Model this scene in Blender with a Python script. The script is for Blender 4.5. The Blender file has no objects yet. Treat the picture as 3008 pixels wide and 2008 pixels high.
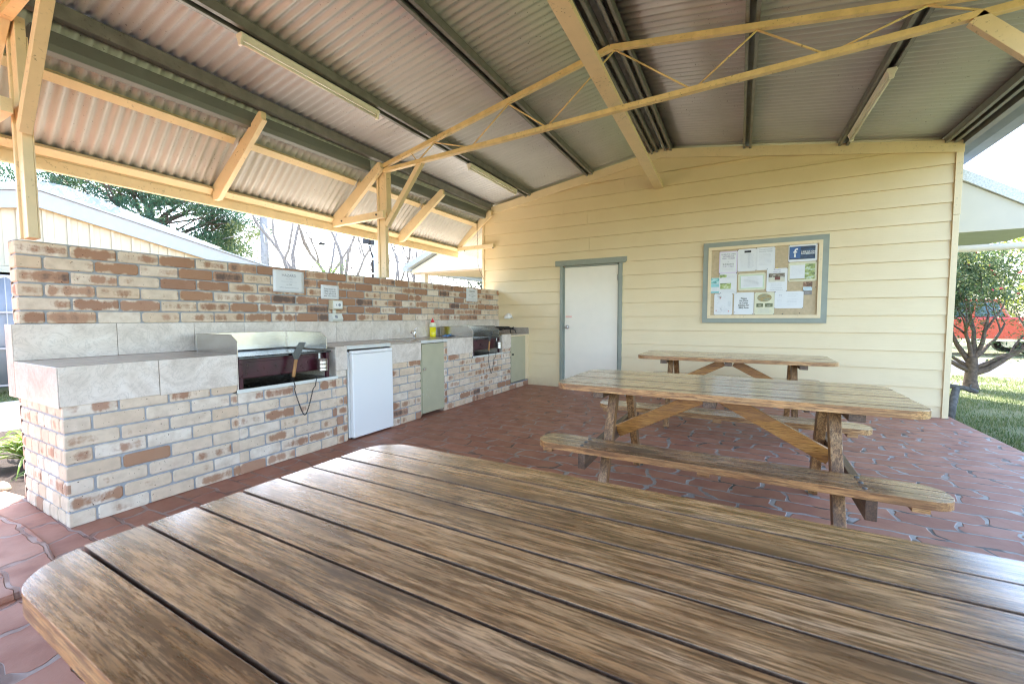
import bpy, math, random
from mathutils import Vector, Matrix, noise
R = math.radians
random.seed(7)
S = bpy.context.scene
COL = S.collection

# ------------------------------------------------------------------ helpers
class MB:
    def __init__(s):
        s.v = []; s.f = []; s.m = []; s.uv = []; s.sd = []; s.sm = []
    def face(s, idx, m=0, uv=None, sd=(0, 0, 0), sm=False):
        s.f.append(tuple(idx)); s.m.append(m); s.uv.append(uv); s.sd.append(sd); s.sm.append(sm)
    def poly(s, pts, m=0, uv=None, sd=(0, 0, 0)):
        n = len(s.v); s.v += [tuple(p) for p in pts]
        s.face(range(n, n + len(pts)), m, uv, sd)
    def box(s, x0, x1, y0, y1, z0, z1, m=0, sd=(0, 0, 0)):
        s.hexa([(x0,y0,z0),(x1,y0,z0),(x1,y1,z0),(x0,y1,z0)], [(x0,y0,z1),(x1,y0,z1),(x1,y1,z1),(x0,y1,z1)], m, sd)
    def hexa(s, a, b, m=0, sd=(0, 0, 0)):
        n = len(s.v); k = len(a); s.v += [tuple(p) for p in a] + [tuple(p) for p in b]
        s.face([n + i for i in reversed(range(k))], m, None, sd)
        s.face([n + k + i for i in range(k)], m, None, sd)
        for i in range(k):
            j = (i + 1) % k
            s.face([n + i, n + j, n + k + j, n + k + i], m, None, sd)
    def beam(s, p0, p1, w, h, up=(0, 0, 1), m=0):
        """box between p0 and p1 (centre line); w across, h along up"""
        p0 = Vector(p0); p1 = Vector(p1); d = (p1 - p0).normalized(); u = Vector(up)
        u = (u - d * u.dot(d)).normalized(); c = d.cross(u)
        q = [(-w/2,-h/2),(w/2,-h/2),(w/2,h/2),(-w/2,h/2)]
        s.hexa([p0 + c*a + u*b for a, b in q], [p1 + c*a + u*b for a, b in q], m)
    def prism(s, poly, axis, a, b, m=0, sd=(0, 0, 0)):
        """poly in the two remaining axes, extruded along axis from a to b"""
        def P(p, t):
            return {0: (t, p[0], p[1]), 1: (p[0], t, p[1]), 2: (p[0], p[1], t)}[axis]
        pts = list(poly)
        ar = sum(pts[i][0]*pts[(i+1) % len(pts)][1] - pts[(i+1) % len(pts)][0]*pts[i][1] for i in range(len(pts)))
        if (ar < 0) != (axis == 1): pts.reverse()
        s.hexa([P(p, a) for p in pts], [P(p, b) for p in pts], m, sd)
    def tube(s, path, rad, n=8, m=0, caps=True, sm=True):
        path = [Vector(p) for p in path]
        if not hasattr(rad, '__len__'): rad = [rad] * len(path)
        base = len(s.v); ref = None
        for i, p in enumerate(path):
            d = (path[min(i+1, len(path)-1)] - path[max(i-1, 0)]).normalized()
            if ref is None: ref = Vector((0, 0, 1)) if abs(d.z) < .9 else Vector((1, 0, 0))
            a = (ref - d * ref.dot(d)).normalized(); ref = a; b = d.cross(a)
            for k in range(n):
                t = 2*math.pi*k/n
                s.v.append(tuple(p + (a*math.cos(t) + b*math.sin(t)) * rad[i]))
        for i in range(len(path)-1):
            for k in range(n):
                j = (k+1) % n
                s.face([base+i*n+k, base+i*n+j, base+(i+1)*n+j, base+(i+1)*n+k], m, sm=sm)
        if caps:
            s.face([base + k for k in reversed(range(n))], m)
            s.face([base + (len(path)-1)*n + k for k in range(n)], m)
    def lathe(s, c, prof, n=20, m=0, sm=True):
        """prof = [(r, z)] around vertical axis through c"""
        base = len(s.v)
        for r, z in prof:
            for k in range(n):
                t = 2*math.pi*k/n
                s.v.append((c[0]+r*math.cos(t), c[1]+r*math.sin(t), c[2]+z))
        for i in range(len(prof)-1):
            for k in range(n):
                j = (k+1) % n
                s.face([base+i*n+k, base+i*n+j, base+(i+1)*n+j, base+(i+1)*n+k], m, sm=sm)
        s.face([base + k for k in reversed(range(n))], m)
        s.face([base + (len(prof)-1)*n + k for k in range(n)], m)
    def build(s, name, mats, parent=None, bevel=0, seg=2):
        me = bpy.data.meshes.new(name); me.from_pydata(s.v, [], s.f)
        if not isinstance(mats, (list, tuple)): mats = [mats]
        for m in mats: me.materials.append(m)
        me.polygons.foreach_set('material_index', s.m)
        me.polygons.foreach_set('use_smooth', s.sm)
        if any(u is not None for u in s.uv):
            ul = me.uv_layers.new(name='UVMap').data
            for p, u in zip(me.polygons, s.uv):
                if u is not None:
                    for li, c in zip(p.loop_indices, u): ul[li].uv = c
        if any(sd != (0, 0, 0) for sd in s.sd):
            at = me.attributes.new('seed', 'FLOAT_VECTOR', 'FACE')
            at.data.foreach_set('vector', [c for sd in s.sd for c in sd])
        me.update()
        o = bpy.data.objects.new(name, me); COL.objects.link(o)
        if parent is not None: attach(o, parent)
        if bevel:
            b = o.modifiers.new('bevel', 'BEVEL'); b.width = bevel; b.segments = seg
            b.limit_method = 'ANGLE'; b.angle_limit = R(35)
        return o

def attach(o, parent):
    o.parent = parent
    if parent.type == 'EMPTY':
        o.matrix_parent_inverse = Matrix.Translation(-Vector(parent.location))
def tag(o, label=None, cat=None, group=None, kind=None):
    for k, v in (('label', label), ('category', cat), ('group', group), ('kind', kind)):
        if v: o[k] = v
    return o
def thing(name, loc, label, cat, group=None):
    o = bpy.data.objects.new(name, None); COL.objects.link(o); o.location = loc
    o.empty_display_size = .1
    return tag(o, label, cat, group)
def kids(o): return [c for c in bpy.data.objects if c.parent == o]
def copy_tree(o, parent=None):
    c = o.copy(); COL.objects.link(c)
    if parent is not None:
        inv = o.matrix_parent_inverse.copy(); c.parent = parent; c.matrix_parent_inverse = inv
    for ch in kids(o): copy_tree(ch, c)
    return c
def lerp(a, b, t): return a + (b-a)*t

# ------------------------------------------------------------------ materials
class NT:
    def __init__(s, name):
        s.mat = bpy.data.materials.new(name); s.mat.use_nodes = True
        s.t = s.mat.node_tree; s.n = s.t.nodes; s.l = s.t.links
        s.b = s.n['Principled BSDF']; s.out = s.n['Material Output']
    def node(s, typ, **kw):
        n = s.n.new(typ)
        for k, v in kw.items():
            if k.startswith('_'): setattr(n, k[1:], v)
            else:
                key = int(k[1:]) if k[0] == 'i' and k[1:].isdigit() else k.replace('__', ' ')
                s.put(n.inputs[key], v)
        return n
    def put(s, sock, v):
        if isinstance(v, bpy.types.NodeSocket): s.l.new(v, sock)
        elif isinstance(v, bpy.types.Node): s.l.new(v.outputs[0], sock)
        else:
            if hasattr(sock.default_value, '__len__') and len(sock.default_value) == 4 and len(v) == 3: v = (*v, 1)
            sock.default_value = v
    def set(s, **kw):
        for k, v in kw.items(): s.put(s.b.inputs[k.replace('__', ' ')], v)
    def coord(s, scale=(1, 1, 1), rnd=0, loc=(0, 0, 0), kind='Object'):
        tc = s.node('ShaderNodeTexCoord'); src = tc.outputs[kind]
        if rnd:
            oi = s.node('ShaderNodeObjectInfo')
            m = s.node('ShaderNodeMath', _operation='MULTIPLY', i0=oi.outputs['Random'], i1=rnd)
            src = s.node('ShaderNodeVectorMath', _operation='ADD', i0=src, i1=m.outputs[0]).outputs[0]
        mp = s.node('ShaderNodeMapping', Vector=src, Scale=scale, Location=loc)
        return mp.outputs[0]
    def noise(s, vec, scale=5, detail=4, rough=.55, dist=0, out=0):
        return s.node('ShaderNodeTexNoise', Vector=vec, Scale=scale, Detail=detail, Roughness=rough, Distortion=dist).outputs[out]
    def ramp(s, fac, stops, interp='LINEAR'):
        r = s.node('ShaderNodeValToRGB', Fac=fac); e = r.color_ramp.elements; r.color_ramp.interpolation = interp
        while len(e) < len(stops): e.new(.5)
        for el, (p, c) in zip(e, stops):
            el.position = p; el.color = (*c, 1) if len(c) == 3 else c
        return r.outputs[0]
    def val(s, fac, a, b):
        return s.node('ShaderNodeMapRange', Value=fac, i1=a, i2=b).outputs[0]
    def rng(s, fac, a, b, c, d):
        return s.node('ShaderNodeMapRange', Value=fac, i1=a, i2=b, i3=c, i4=d).outputs[0]
    def mix(s, fac, a, b, mode='MIX'):
        n = s.n.new('ShaderNodeMix'); n.data_type = 'RGBA'; n.blend_type = mode
        s.put(n.inputs[0], fac); s.put(n.inputs[6], a); s.put(n.inputs[7], b)
        return n.outputs[2]
    def math(s, op, a, b=0.0, c=None):
        n = s.node('ShaderNodeMath', _operation=op, i0=a, i1=b)
        if c is not None: s.put(n.inputs[2], c)
        return n.outputs[0]
    def bump(s, h, strength=.3, dist=.01, normal=None):
        n = s.node('ShaderNodeBump', Height=h, Strength=strength, Distance=dist)
        if normal is not None: s.l.new(normal, n.inputs['Normal'])
        s.l.new(n.outputs[0], s.b.inputs['Normal']); return n.outputs[0]

def simple(name, col, rough=.6, metal=0, var=.12, scale=8, bump=0, bscale=60, spec=None, dirt=0, dirtcol=(.08,.06,.045)):
    t = NT(name); c = t.coord(rnd=3)
    n = t.noise(c, scale, 5)
    lo = tuple(x*(1-var) for x in col); hi = tuple(min(1, x*(1+var)) for x in col)
    out = t.ramp(n, [(.3, lo), (.7, hi)])
    if dirt:
        d = t.noise(c, 45, 3, .6); big = t.noise(c, 3, 3)
        f = t.math('MULTIPLY', t.val(d, .60, .72), t.val(big, .42, .66))
        out = t.mix(t.math('MULTIPLY', f, dirt), out, dirtcol)
    t.set(Base__Color=out, Roughness=rough, Metallic=metal)
    t.set(Roughness=t.rng(t.noise(c, scale*2, 3), .3, .7, max(.02, rough-.08), min(1, rough+.08)))
    if spec is not None: t.b.inputs['Specular IOR Level'].default_value = spec
    if bump: t.bump(t.noise(c, bscale, 4), bump, .002)
    return t.mat

M = {}
CREAM = (.80, .60, .30)
M['frame_paint'] = simple('frame_paint', (.74,.595,.37), .5, var=.05, bump=.15, bscale=90, dirt=.75)
M['truss_paint'] = simple('truss_paint', (.71,.53,.26), .5, var=.12, scale=14, dirt=.9)
M['trim_paint'] = simple('trim_paint', (.76,.62,.40), .5, var=.04, bump=.1, dirt=.35)
def m_boards():
    t = NT('weatherboard_paint')
    c = t.coord((1.2, 1, 22)); g = t.noise(c, 5, 6, .6, .6)
    c2 = t.coord(); b = t.noise(c2, 2.2, 4)
    col = t.ramp(b, [(.3, (.73,.59,.365)), (.7, (.77,.63,.40))])
    sp = t.val(t.noise(c2, 70, 2), .73, .78)
    col = t.mix(t.math('MULTIPLY', sp, .5), col, (.35,.22,.10))
    zz = t.node('ShaderNodeSeparateXYZ', Vector=c2).outputs[2]
    gm = t.math('MULTIPLY', t.val(t.math('ADD', zz, t.math('MULTIPLY', t.noise(c2, 6, 5, .7), .22)), .26, .08), .45)
    col = t.mix(gm, col, (.30,.20,.13))
    t.set(Base__Color=col, Roughness=t.rng(g, .3, .7, .38, .52))
    t.bump(g, .35, .004)
    return t.mat
M['boards'] = m_boards()
def m_zinc():
    t = NT('galvanised_roof_underside'); c = t.coord()
    a = t.noise(c, 1.6, 4); s_ = t.node('ShaderNodeTexVoronoi', Vector=c, Scale=55).outputs['Distance']
    col = t.ramp(a, [(.3, (.43,.43,.415)), (.7, (.51,.51,.49))])
    sp = t.math('MULTIPLY', t.val(t.noise(c, 60, 3), .66, .72), t.val(t.noise(c, 1.3, 2), .47, .60))
    col = t.mix(t.math('MULTIPLY', sp, .8), col, (.05,.04,.03))
    t.set(Base__Color=col, Metallic=.15, Roughness=t.rng(s_, 0, .6, .36, .5))
    return t.mat
M['zinc'] = m_zinc()
M['purlin'] = simple('galvanised_purlin', (.20,.20,.185), .45, .3, var=.2, scale=10, dirt=.6, dirtcol=(.03,.025,.02))
M['gutter_green'] = simple('grey_green_gutter', (.15,.165,.15), .5, .1, var=.1, scale=4, dirt=.5, dirtcol=(.05,.05,.04))
M['tube_light'] = simple('light_fitting_enamel', (.78,.76,.66), .35, var=.06, dirt=.3)
M['lamp_tube'] = simple('fluorescent_tube_glass', (.72,.70,.60), .2, var=.03)
M['white'] = simple('white_enamel', (.84,.83,.81), .3, var=.004, scale=3)
_n = M['white'].node_tree
for _l in list(_n.links):
    if _l.to_socket.name == 'Roughness' and _l.to_node.name == 'Principled BSDF': _n.links.remove(_l)
_n.nodes['Principled BSDF'].inputs['Roughness'].default_value = .32
M['white_plastic'] = simple('aged_white_plastic', (.72,.72,.66), .45, var=.05, dirt=.3)
M['beige_plastic'] = simple('beige_plastic', (.62,.55,.40), .5, var=.05)
M['greygreen'] = simple('grey_green_gloss_paint', (.27,.295,.25), .42, var=.07, bump=.06, bscale=40)
M['door_white'] = simple('cream_door_paint', (.84,.78,.67), .5, var=.02)
M['cup_green'] = simple('pale_green_cupboard_paint', (.45,.42,.285), .5, var=.05, dirt=.25, dirtcol=(.7,.7,.6))
M['chrome'] = simple('chrome', (.75,.75,.76), .12, 1, var=.05)
M['black'] = simple('black_iron', (.018,.017,.018), .45, .3, var=.3)
M['rubber'] = simple('black_rubber', (.02,.02,.02), .7, var=.2)
M['gap_shade'] = simple('painted_gap_shade', (.015,.013,.012), .9, var=.2)
M['maroon'] = simple('maroon_enamel', (.045,.005,.012), .33, var=.5, scale=9, dirt=.5, dirtcol=(.22,.15,.15))
M['ivory_edge'] = simple('painted_edge_trim', (.62,.62,.58), .4, var=.05, dirt=.3)
M['cork'] = simple('cork_board', (.52,.41,.265), .85, var=.1, scale=30, bump=.2, dirt=.3)
M['pin'] = simple('drawing_pin', (.05,.05,.06), .3, .5)
M['redpin'] = simple('red_pin', (.5,.03,.03), .4)
M['ink'] = simple('black_ink', (.02,.02,.022), .6)
M['greyink'] = simple('faded_ink', (.30,.31,.34), .7)
M['paleink'] = simple('pale_ink', (.52,.53,.58), .7)
M['purpleink'] = simple('purple_ink', (.10,.05,.22), .7)
M['lilac'] = simple('lilac_print', (.70,.62,.78), .7, var=.05)
M['paper'] = simple('white_paper', (.74,.75,.77), .5, var=.02, scale=12)
M['cream_paper'] = simple('yellowed_paper', (.70,.68,.50), .6, var=.06, scale=25)
M['soap'] = simple('yellow_detergent', (.80,.68,.02), .2, var=.03)
M['bottle'] = simple('milky_plastic', (.78,.76,.55), .3, var=.03)
M['redcap'] = simple('red_plastic', (.70,.03,.05), .35, var=.05)
M['cloth'] = simple('blue_cloth', (.16,.32,.62), .8, var=.45, scale=18, bump=.3)
M['handlewood'] = simple('handle_wood', (.34,.16,.05), .5, var=.35, scale=22)
def m_steel(name, base, rough, streak=(1, 1, 60)):
    t = NT(name); c = t.coord(streak); n = t.noise(c, 6, 4); c2 = t.coord(); g = t.noise(c2, 5, 4)
    t.set(Base__Color=t.ramp(g, [(.3, tuple(x*.85 for x in base)), (.7, base)]), Metallic=1,
          Roughness=t.rng(n, .3, .7, rough-.04, rough+.05)); t.bump(n, .02, .0005)
    return t.mat
M['stainless'] = m_steel('brushed_stainless_steel', (.60,.59,.57), .20, (3, 3, 40))
M['hotplate'] = m_steel('seasoned_steel_hotplate', (.10,.11,.13), .24, (6, 6, 1))
M['tin'] = m_steel('weathered_tin', (.55,.52,.48), .3, (20, 20, 4))

def m_brick():
    t = NT('mottled_cream_clay_brick')
    uv = t.node('ShaderNodeUVMap').outputs[0]
    at = t.node('ShaderNodeAttribute', _attribute_name='seed').outputs['Vector']
    sx = t.node('ShaderNodeSeparateXYZ', Vector=at)
    off = t.node('ShaderNodeVectorMath', _operation='SCALE', i0=at); off.inputs['Scale'].default_value = 61.0
    v = t.node('ShaderNodeVectorMath', _operation='ADD', i0=uv, i1=off.outputs[0]).outputs[0]
    # flashing runs in soft patches, longer across the brick's height than along it
    mp = t.node('ShaderNodeMapping', Vector=v, Scale=(13, 4, 1)).outputs[0]
    n = t.noise(mp, 1.0, 3, .5, .25)
    n2 = t.noise(v, 75, 3, .6)
    # the pale edges of a brick stay clear of the flashing
    sv = t.node('ShaderNodeSeparateXYZ', Vector=uv)
    ed = t.math('ABSOLUTE', t.math('SUBTRACT', sv.outputs[1], .0378))
    eu = t.rng(sv.outputs[0], 0, .028, .20, 0)
    edge = t.math('ADD', t.rng(ed, .014, .038, 0, .24), eu)
    nn = t.math('ADD', t.math('SUBTRACT', n, edge), t.math('MULTIPLY', t.math('SUBTRACT', n2, .5), .22))
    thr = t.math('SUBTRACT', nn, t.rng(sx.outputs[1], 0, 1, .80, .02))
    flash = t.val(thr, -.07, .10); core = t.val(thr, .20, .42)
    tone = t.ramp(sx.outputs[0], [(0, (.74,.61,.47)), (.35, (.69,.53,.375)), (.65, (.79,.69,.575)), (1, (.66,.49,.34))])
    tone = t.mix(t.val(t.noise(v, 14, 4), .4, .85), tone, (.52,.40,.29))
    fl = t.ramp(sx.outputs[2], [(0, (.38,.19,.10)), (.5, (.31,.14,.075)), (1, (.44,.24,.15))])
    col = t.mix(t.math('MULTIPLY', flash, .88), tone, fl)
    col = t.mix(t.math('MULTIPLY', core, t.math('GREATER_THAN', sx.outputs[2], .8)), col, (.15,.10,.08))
    spk = t.val(t.noise(v, 95, 1, .5), .735, .77)
    col = t.mix(spk, col, (.07,.03,.025))
    t.set(Base__Color=col, Roughness=.82)
    t.bump(t.math('ADD', t.noise(v, 120, 4, .7), t.math('MULTIPLY', spk, -.6)), .5, .003)
    return t.mat
M['brick'] = m_brick()
def m_mortar():
    t = NT('grey_mortar'); c = t.coord(); n = t.noise(c, 25, 5); g = t.noise(c, 220, 3)
    t.set(Base__Color=t.ramp(n, [(.3, (.29,.30,.31)), (.7, (.40,.41,.42))]), Roughness=.9); t.bump(g, .5, .003)
    return t.mat
M['mortar'] = m_mortar()
def m_tile(name, a, b, cc, rough):
    t = NT(name); c = t.coord(rnd=0)
    at = t.node('ShaderNodeAttribute', _attribute_name='seed').outputs['Vector']
    sc = t.node('ShaderNodeVectorMath', _operation='SCALE', i0=at); sc.inputs['Scale'].default_value = 40
    v = t.node('ShaderNodeVectorMath', _operation='ADD', i0=c, i1=sc.outputs[0]).outputs[0]
    w = t.noise(v, 3.2, 8, .62, 2.4)
    ve = t.noise(v, 7, 6, .6, 3.5)
    col = t.ramp(w, [(.28, a), (.5, b), (.72, cc)])
    vein = t.math('SUBTRACT', 1.0, t.val(t.math('ABSOLUTE', t.math('SUBTRACT', ve, .5)), 0, .035))
    col = t.mix(t.math('MULTIPLY', vein, .35), col, tuple(x*.66 for x in a))
    t.set(Base__Color=col, Roughness=rough); t.bump(w, .08, .003)
    return t.mat
M['tile'] = m_tile('stone_look_tile', (.56,.475,.40), (.71,.62,.535), (.79,.715,.64), .26)
M['worktop'] = m_tile('reflection_browned_worktop', (.32,.265,.215), (.40,.34,.28), (.46,.40,.34), .24)  # the tile darkened: its dull brown reflection is put into the colour
M['grout'] = simple('tile_grout', (.36,.26,.19), .9)

def m_wood(name, light, mid, dark, grey, rough, stain=.5, axis=0, coat=.3):
    t = NT(name)
    tc = t.node('ShaderNodeTexCoord'); oi = t.node('ShaderNodeObjectInfo')
    at = t.node('ShaderNodeAttribute', _attribute_name='seed').outputs['Vector']
    sc = t.node('ShaderNodeVectorMath', _operation='SCALE', i0=at); sc.inputs['Scale'].default_value = 23
    r = t.math('MULTIPLY', oi.outputs['Random'], 17.0)
    v = t.node('ShaderNodeVectorMath', _operation='ADD', i0=tc.outputs['Object'], i1=sc.outputs[0])
    v = t.node('ShaderNodeVectorMath', _operation='ADD', i0=v.outputs[0], i1=r).outputs[0]
    s = {0: (1, 16, 16), 1: (16, 1, 16), 2: (16, 16, 1)}[axis]
    def mp(k): return t.node('ShaderNodeMapping', Vector=v, Scale=tuple(k if q == 1 else k*.8*q for q in s)).outputs[0]
    grain = t.noise(mp(3.0), 1.0, 6, .65, .5)
    fine = t.noise(mp(9.0), 1.4, 4, .7, .1)
    blot = t.noise(t.node('ShaderNodeMapping', Vector=v, Scale=tuple(2.6 if q == 1 else 9 for q in s)).outputs[0], 1.0, 5, .6, .8)
    tick = t.noise(t.node('ShaderNodeMapping', Vector=v, Scale=tuple(12 if q == 1 else 260 for q in s)).outputs[0], 1.0, 3, .6)
    col = t.ramp(grain, [(.25, dark), (.42, mid), (.62, light)])
    bl = t.math('MULTIPLY', t.val(t.math('ADD', blot, t.math('MULTIPLY', t.math('SUBTRACT', fine, .5), .25)), .47, .66), stain)
    col = t.mix(bl, col, tuple(x*.8 for x in dark))
    col = t.mix(t.math('MULTIPLY', t.val(blot, .46, .30), .55), col, grey)
    tick2 = t.noise(t.node('ShaderNodeMapping', Vector=v, Scale=tuple(4.5 if q == 1 else 95 for q in s)).outputs[0], 1.0, 5, .72)
    col = t.mix(t.math('MULTIPLY', t.val(tick2, .49, .57), .80*min(1, stain*1.2)), col, tuple(x*.8 for x in dark))
    col = t.mix(t.math('MULTIPLY', t.val(tick, .53, .63), .72*min(1, stain*1.2)), col, tuple(x*.45 for x in dark))
    col = t.mix(t.math('MULTIPLY', t.val(fine, .49, .40), .75), col, tuple(x*.9 for x in dark))
    col = t.mix(t.math('MULTIPLY', t.val(fine, .60, .72), .5), col, tuple(min(1, x*1.25) for x in light))
    pl_ = t.node('ShaderNodeSeparateXYZ', Vector=at)
    col = t.mix(t.rng(pl_.outputs[0], 0, 1, 0, .20), col, tuple(x*.75 for x in mid))
    col = t.mix(t.rng(pl_.outputs[1], .3, 1, 0, .10), col, grey)
    knot = t.node('ShaderNodeTexVoronoi', Vector=t.node('ShaderNodeMapping', Vector=v, Scale=tuple(1.6 if q == 1 else 7 for q in s)).outputs[0], Scale=1.0).outputs['Distance']
    col = t.mix(t.math('MULTIPLY', t.val(knot, .085, .03), .8), col, tuple(x*.6 for x in dark))
    t.set(Base__Color=col, Roughness=t.rng(t.math('ADD', t.math('MULTIPLY', fine, .5), t.math('MULTIPLY', blot, .5)), .35, .65, rough-.10, rough+.16))
    t.b.inputs['Coat Weight'].default_value = coat; t.b.inputs['Coat Roughness'].default_value = .16; t.b.inputs['Coat IOR'].default_value = 1.75
    t.bump(t.math('ADD', grain, t.math('MULTIPLY', tick, -.6)), .22, .0025)
    return t.mat
M['wood_top'] = m_wood('weathered_oiled_hardwood', (.78,.48,.25), (.53,.28,.12), (.08,.034,.014), (.68,.51,.36), .25, .9, 0, 1.0)
M['wood_edge'] = m_wood('worn_hardwood_edge', (.62,.35,.14), (.50,.235,.08), (.12,.045,.016), (.60,.38,.19), .40, .6)
M['wood_brace'] = m_wood('orange_stained_hardwood', (.52,.235,.045), (.42,.17,.03), (.17,.06,.013), (.50,.26,.08), .34, .3)
M['wood_leg'] = m_wood('worn_brown_hardwood', (.48,.27,.115), (.29,.14,.05), (.085,.036,.013), (.50,.34,.19), .45, .6, 2, .1)
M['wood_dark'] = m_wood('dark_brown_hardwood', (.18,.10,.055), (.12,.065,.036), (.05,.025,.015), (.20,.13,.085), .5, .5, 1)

def m_paving():
    t = NT('red_stamped_concrete'); c = t.coord()
    # bend the courses: the stamp is a hand-laid cobble with wavy joints
    n1 = t.noise(c, 3.1, 2, .5, 0, 1); n2 = t.noise(c, 9.0, 1, .5, 0, 1)
    def cen(nz, k):
        a = t.node('ShaderNodeVectorMath', _operation='SUBTRACT', i0=nz); a.inputs[1].default_value = (.5, .5, .5)
        b = t.node('ShaderNodeVectorMath', _operation='MULTIPLY', i0=a.outputs[0]); b.inputs[1].default_value = k
        return b.outputs[0]
    v = t.node('ShaderNodeVectorMath', _operation='ADD', i0=c, i1=cen(n1, (.22, .10, 0))).outputs[0]
    v = t.node('ShaderNodeVectorMath', _operation='ADD', i0=v, i1=cen(n2, (.10, .035, 0))).outputs[0]
    v = t.node('ShaderNodeMapping', Vector=v, Scale=(.68, 1, 1)).outputs[0]
    bk = t.node('ShaderNodeTexBrick', Vector=v, Scale=1.0); bk.offset = .42; bk.squash = 1.35; bk.squash_frequency = 3
    bk.inputs['Mortar Size'].default_value = .0100; bk.inputs['Mortar Smooth'].default_value = .35
    bk.inputs['Brick Width'].default_value = .182; bk.inputs['Row Height'].default_value = .158
    bk.inputs['Color1'].default_value = (0, 0, 0, 1); bk.inputs['Color2'].default_value = (1, 1, 1, 1); bk.inputs['Mortar'].default_value = (.5, .5, .5, 1)
    bk.inputs['Bias'].default_value = 0
    fac = bk.outputs['Fac']; idc = t.node('ShaderNodeSeparateColor', Color=bk.outputs['Color']).outputs[0]
    big = t.noise(c, 1.1, 4); fine = t.noise(c, 85, 4, .65); mid = t.noise(c, 6, 5, .6)
    stone = t.ramp(idc, [(0, (.33,.138,.084)), (.5, (.37,.158,.10)), (1, (.41,.182,.12))])
    stone = t.mix(t.val(mid, .45, .75), stone, (.29,.115,.076))
    stone = t.mix(t.math('MULTIPLY', t.val(fine, .58, .75), .35), stone, (.36,.18,.13))
    stone = t.mix(t.math('MULTIPLY', t.val(big, .5, .72), .4), stone, (.28,.11,.074))
    gr = t.ramp(t.noise(c, 4, 3), [(.3, (.24,.205,.185)), (.65, (.37,.35,.335))])
    dn = t.math('GREATER_THAN', fac, .86)
    joint = t.mix(t.math('MULTIPLY', dn, t.val(t.noise(c, 5, 2), .52, .6)), gr, (.07,.055,.05))
    jf = t.val(fac, .15, .75)
    sepv = t.node('ShaderNodeSeparateXYZ', Vector=c)
    clean = t.rng(t.math('ADD', sepv.outputs[0], t.math('MULTIPLY', big, 1.2)), -2.2, -.2, .5, 1)
    col = t.mix(t.math('MULTIPLY', jf, clean), stone, joint)
    lf = t.val(t.noise(c, 2.4, 6, .75), .60, .70)
    col = t.mix(t.math('MULTIPLY', lf, .30), col, (.13,.065,.045))
    t.set(Base__Color=col, Roughness=t.rng(mid, .3, .7, .44, .62))
    h = t.math('ADD', t.math('MULTIPLY', fac, -1.0), t.math('ADD', t.math('MULTIPLY', fine, .10), t.math('MULTIPLY', mid, .16)))
    t.bump(h, .8, .008)
    return t.mat
M['paving'] = m_paving()
def m_ground(name, c1, c2, c3, scale=3, bump=.6, dist=.03):
    t = NT(name); c = t.coord(); a = t.noise(c, scale, 6, .6); b = t.noise(c, scale*18, 5, .7); g = t.noise(c, scale*.25, 3)
    col = t.mix(t.val(b, .35, .65), t.ramp(a, [(.35, c1), (.65, c2)]), c3)
    col = t.mix(t.math('MULTIPLY', t.val(g, .4, .65), .5), col, c2)
    t.set(Base__Color=col, Roughness=.9); t.bump(b, bump, dist)
    return t.mat
M['lawn'] = m_ground('lawn', (.085,.11,.04), (.20,.19,.09), (.12,.145,.06), 1.2)
M['mulch'] = m_ground('brown_mulch', (.03,.016,.011), (.075,.042,.03), (.02,.012,.009), 9, 1, .03)
M['concrete'] = m_ground('pale_concrete', (.38,.36,.31), (.46,.43,.38), (.42,.39,.34), 3, .2, .005)
M['asphalt'] = m_ground('grey_asphalt', (.045,.045,.055), (.065,.065,.075), (.035,.035,.04), 4, .4, .008)
M['stone'] = m_ground('pale_stone', (.22,.19,.14), (.28,.25,.2), (.2,.17,.14), 12, .4, .01)
def m_leaf(name, a, b, c_, trans=.35):
    t = NT(name); c = t.coord(); at = t.node('ShaderNodeAttribute', _attribute_name='seed').outputs['Vector']
    sx = t.node('ShaderNodeSeparateXYZ', Vector=at).outputs[0]
    col = t.ramp(sx, [(0, a), (.5, b), (1, c_)])
    t.set(Base__Color=col, Roughness=.55)
    tr = t.node('ShaderNodeBsdfTranslucent', Color=col); mx = t.node('ShaderNodeMixShader', Fac=trans)
    t.l.new(t.b.outputs[0], mx.inputs[1]); t.l.new(tr.outputs[0], mx.inputs[2]); t.l.new(mx.outputs[0], t.out.inputs[0])
    return t.mat
M['pine_leaf'] = m_leaf('pine_needles', (.03,.085,.05), (.06,.13,.065), (.26,.28,.10), .3)
M['bush_leaf'] = m_leaf('bottlebrush_leaves', (.04,.085,.035), (.085,.135,.055), (.19,.20,.09), .3)
M['yellow_leaf'] = m_leaf('sunlit_yellow_green_leaves', (.16,.22,.04), (.30,.34,.06), (.42,.42,.10), .5)
M['strap_leaf'] = m_leaf('strap_leaves', (.06,.14,.02), (.16,.28,.03), (.32,.42,.05), .4)
M['dark_leaf'] = m_leaf('dark_conifer_leaves', (.015,.03,.015), (.03,.05,.025), (.07,.085,.03), .15)
M['grass'] = m_leaf('grass_blades', (.065,.12,.03), (.14,.19,.06), (.29,.28,.13), .3)
M['flower'] = simple('red_flower', (.55,.03,.06), .6)
M['bark'] = simple('rough_brown_bark', (.12,.085,.065), .9, var=.5, scale=25, bump=1, bscale=40)
M['greybark'] = simple('smooth_grey_bark', (.22,.19,.17), .85, var=.3, scale=14, bump=.5, bscale=40)
M['darkbark'] = simple('dark_grey_weathered_log', (.10,.095,.09), .9, var=.5, scale=30, bump=.8, bscale=60)
M['bolt'] = simple('dull_galvanised_bolt', (.13,.13,.13), .6, .4)
M['polewood'] = simple('grey_timber_pole', (.30,.29,.29), .85, var=.2, scale=9)
M['shed_cream'] = simple('cream_ribbed_cladding', (.52,.455,.33), .5, var=.03)
M['shed_fascia'] = simple('pale_grey_fascia', (.34,.35,.365), .5, var=.03)
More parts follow.
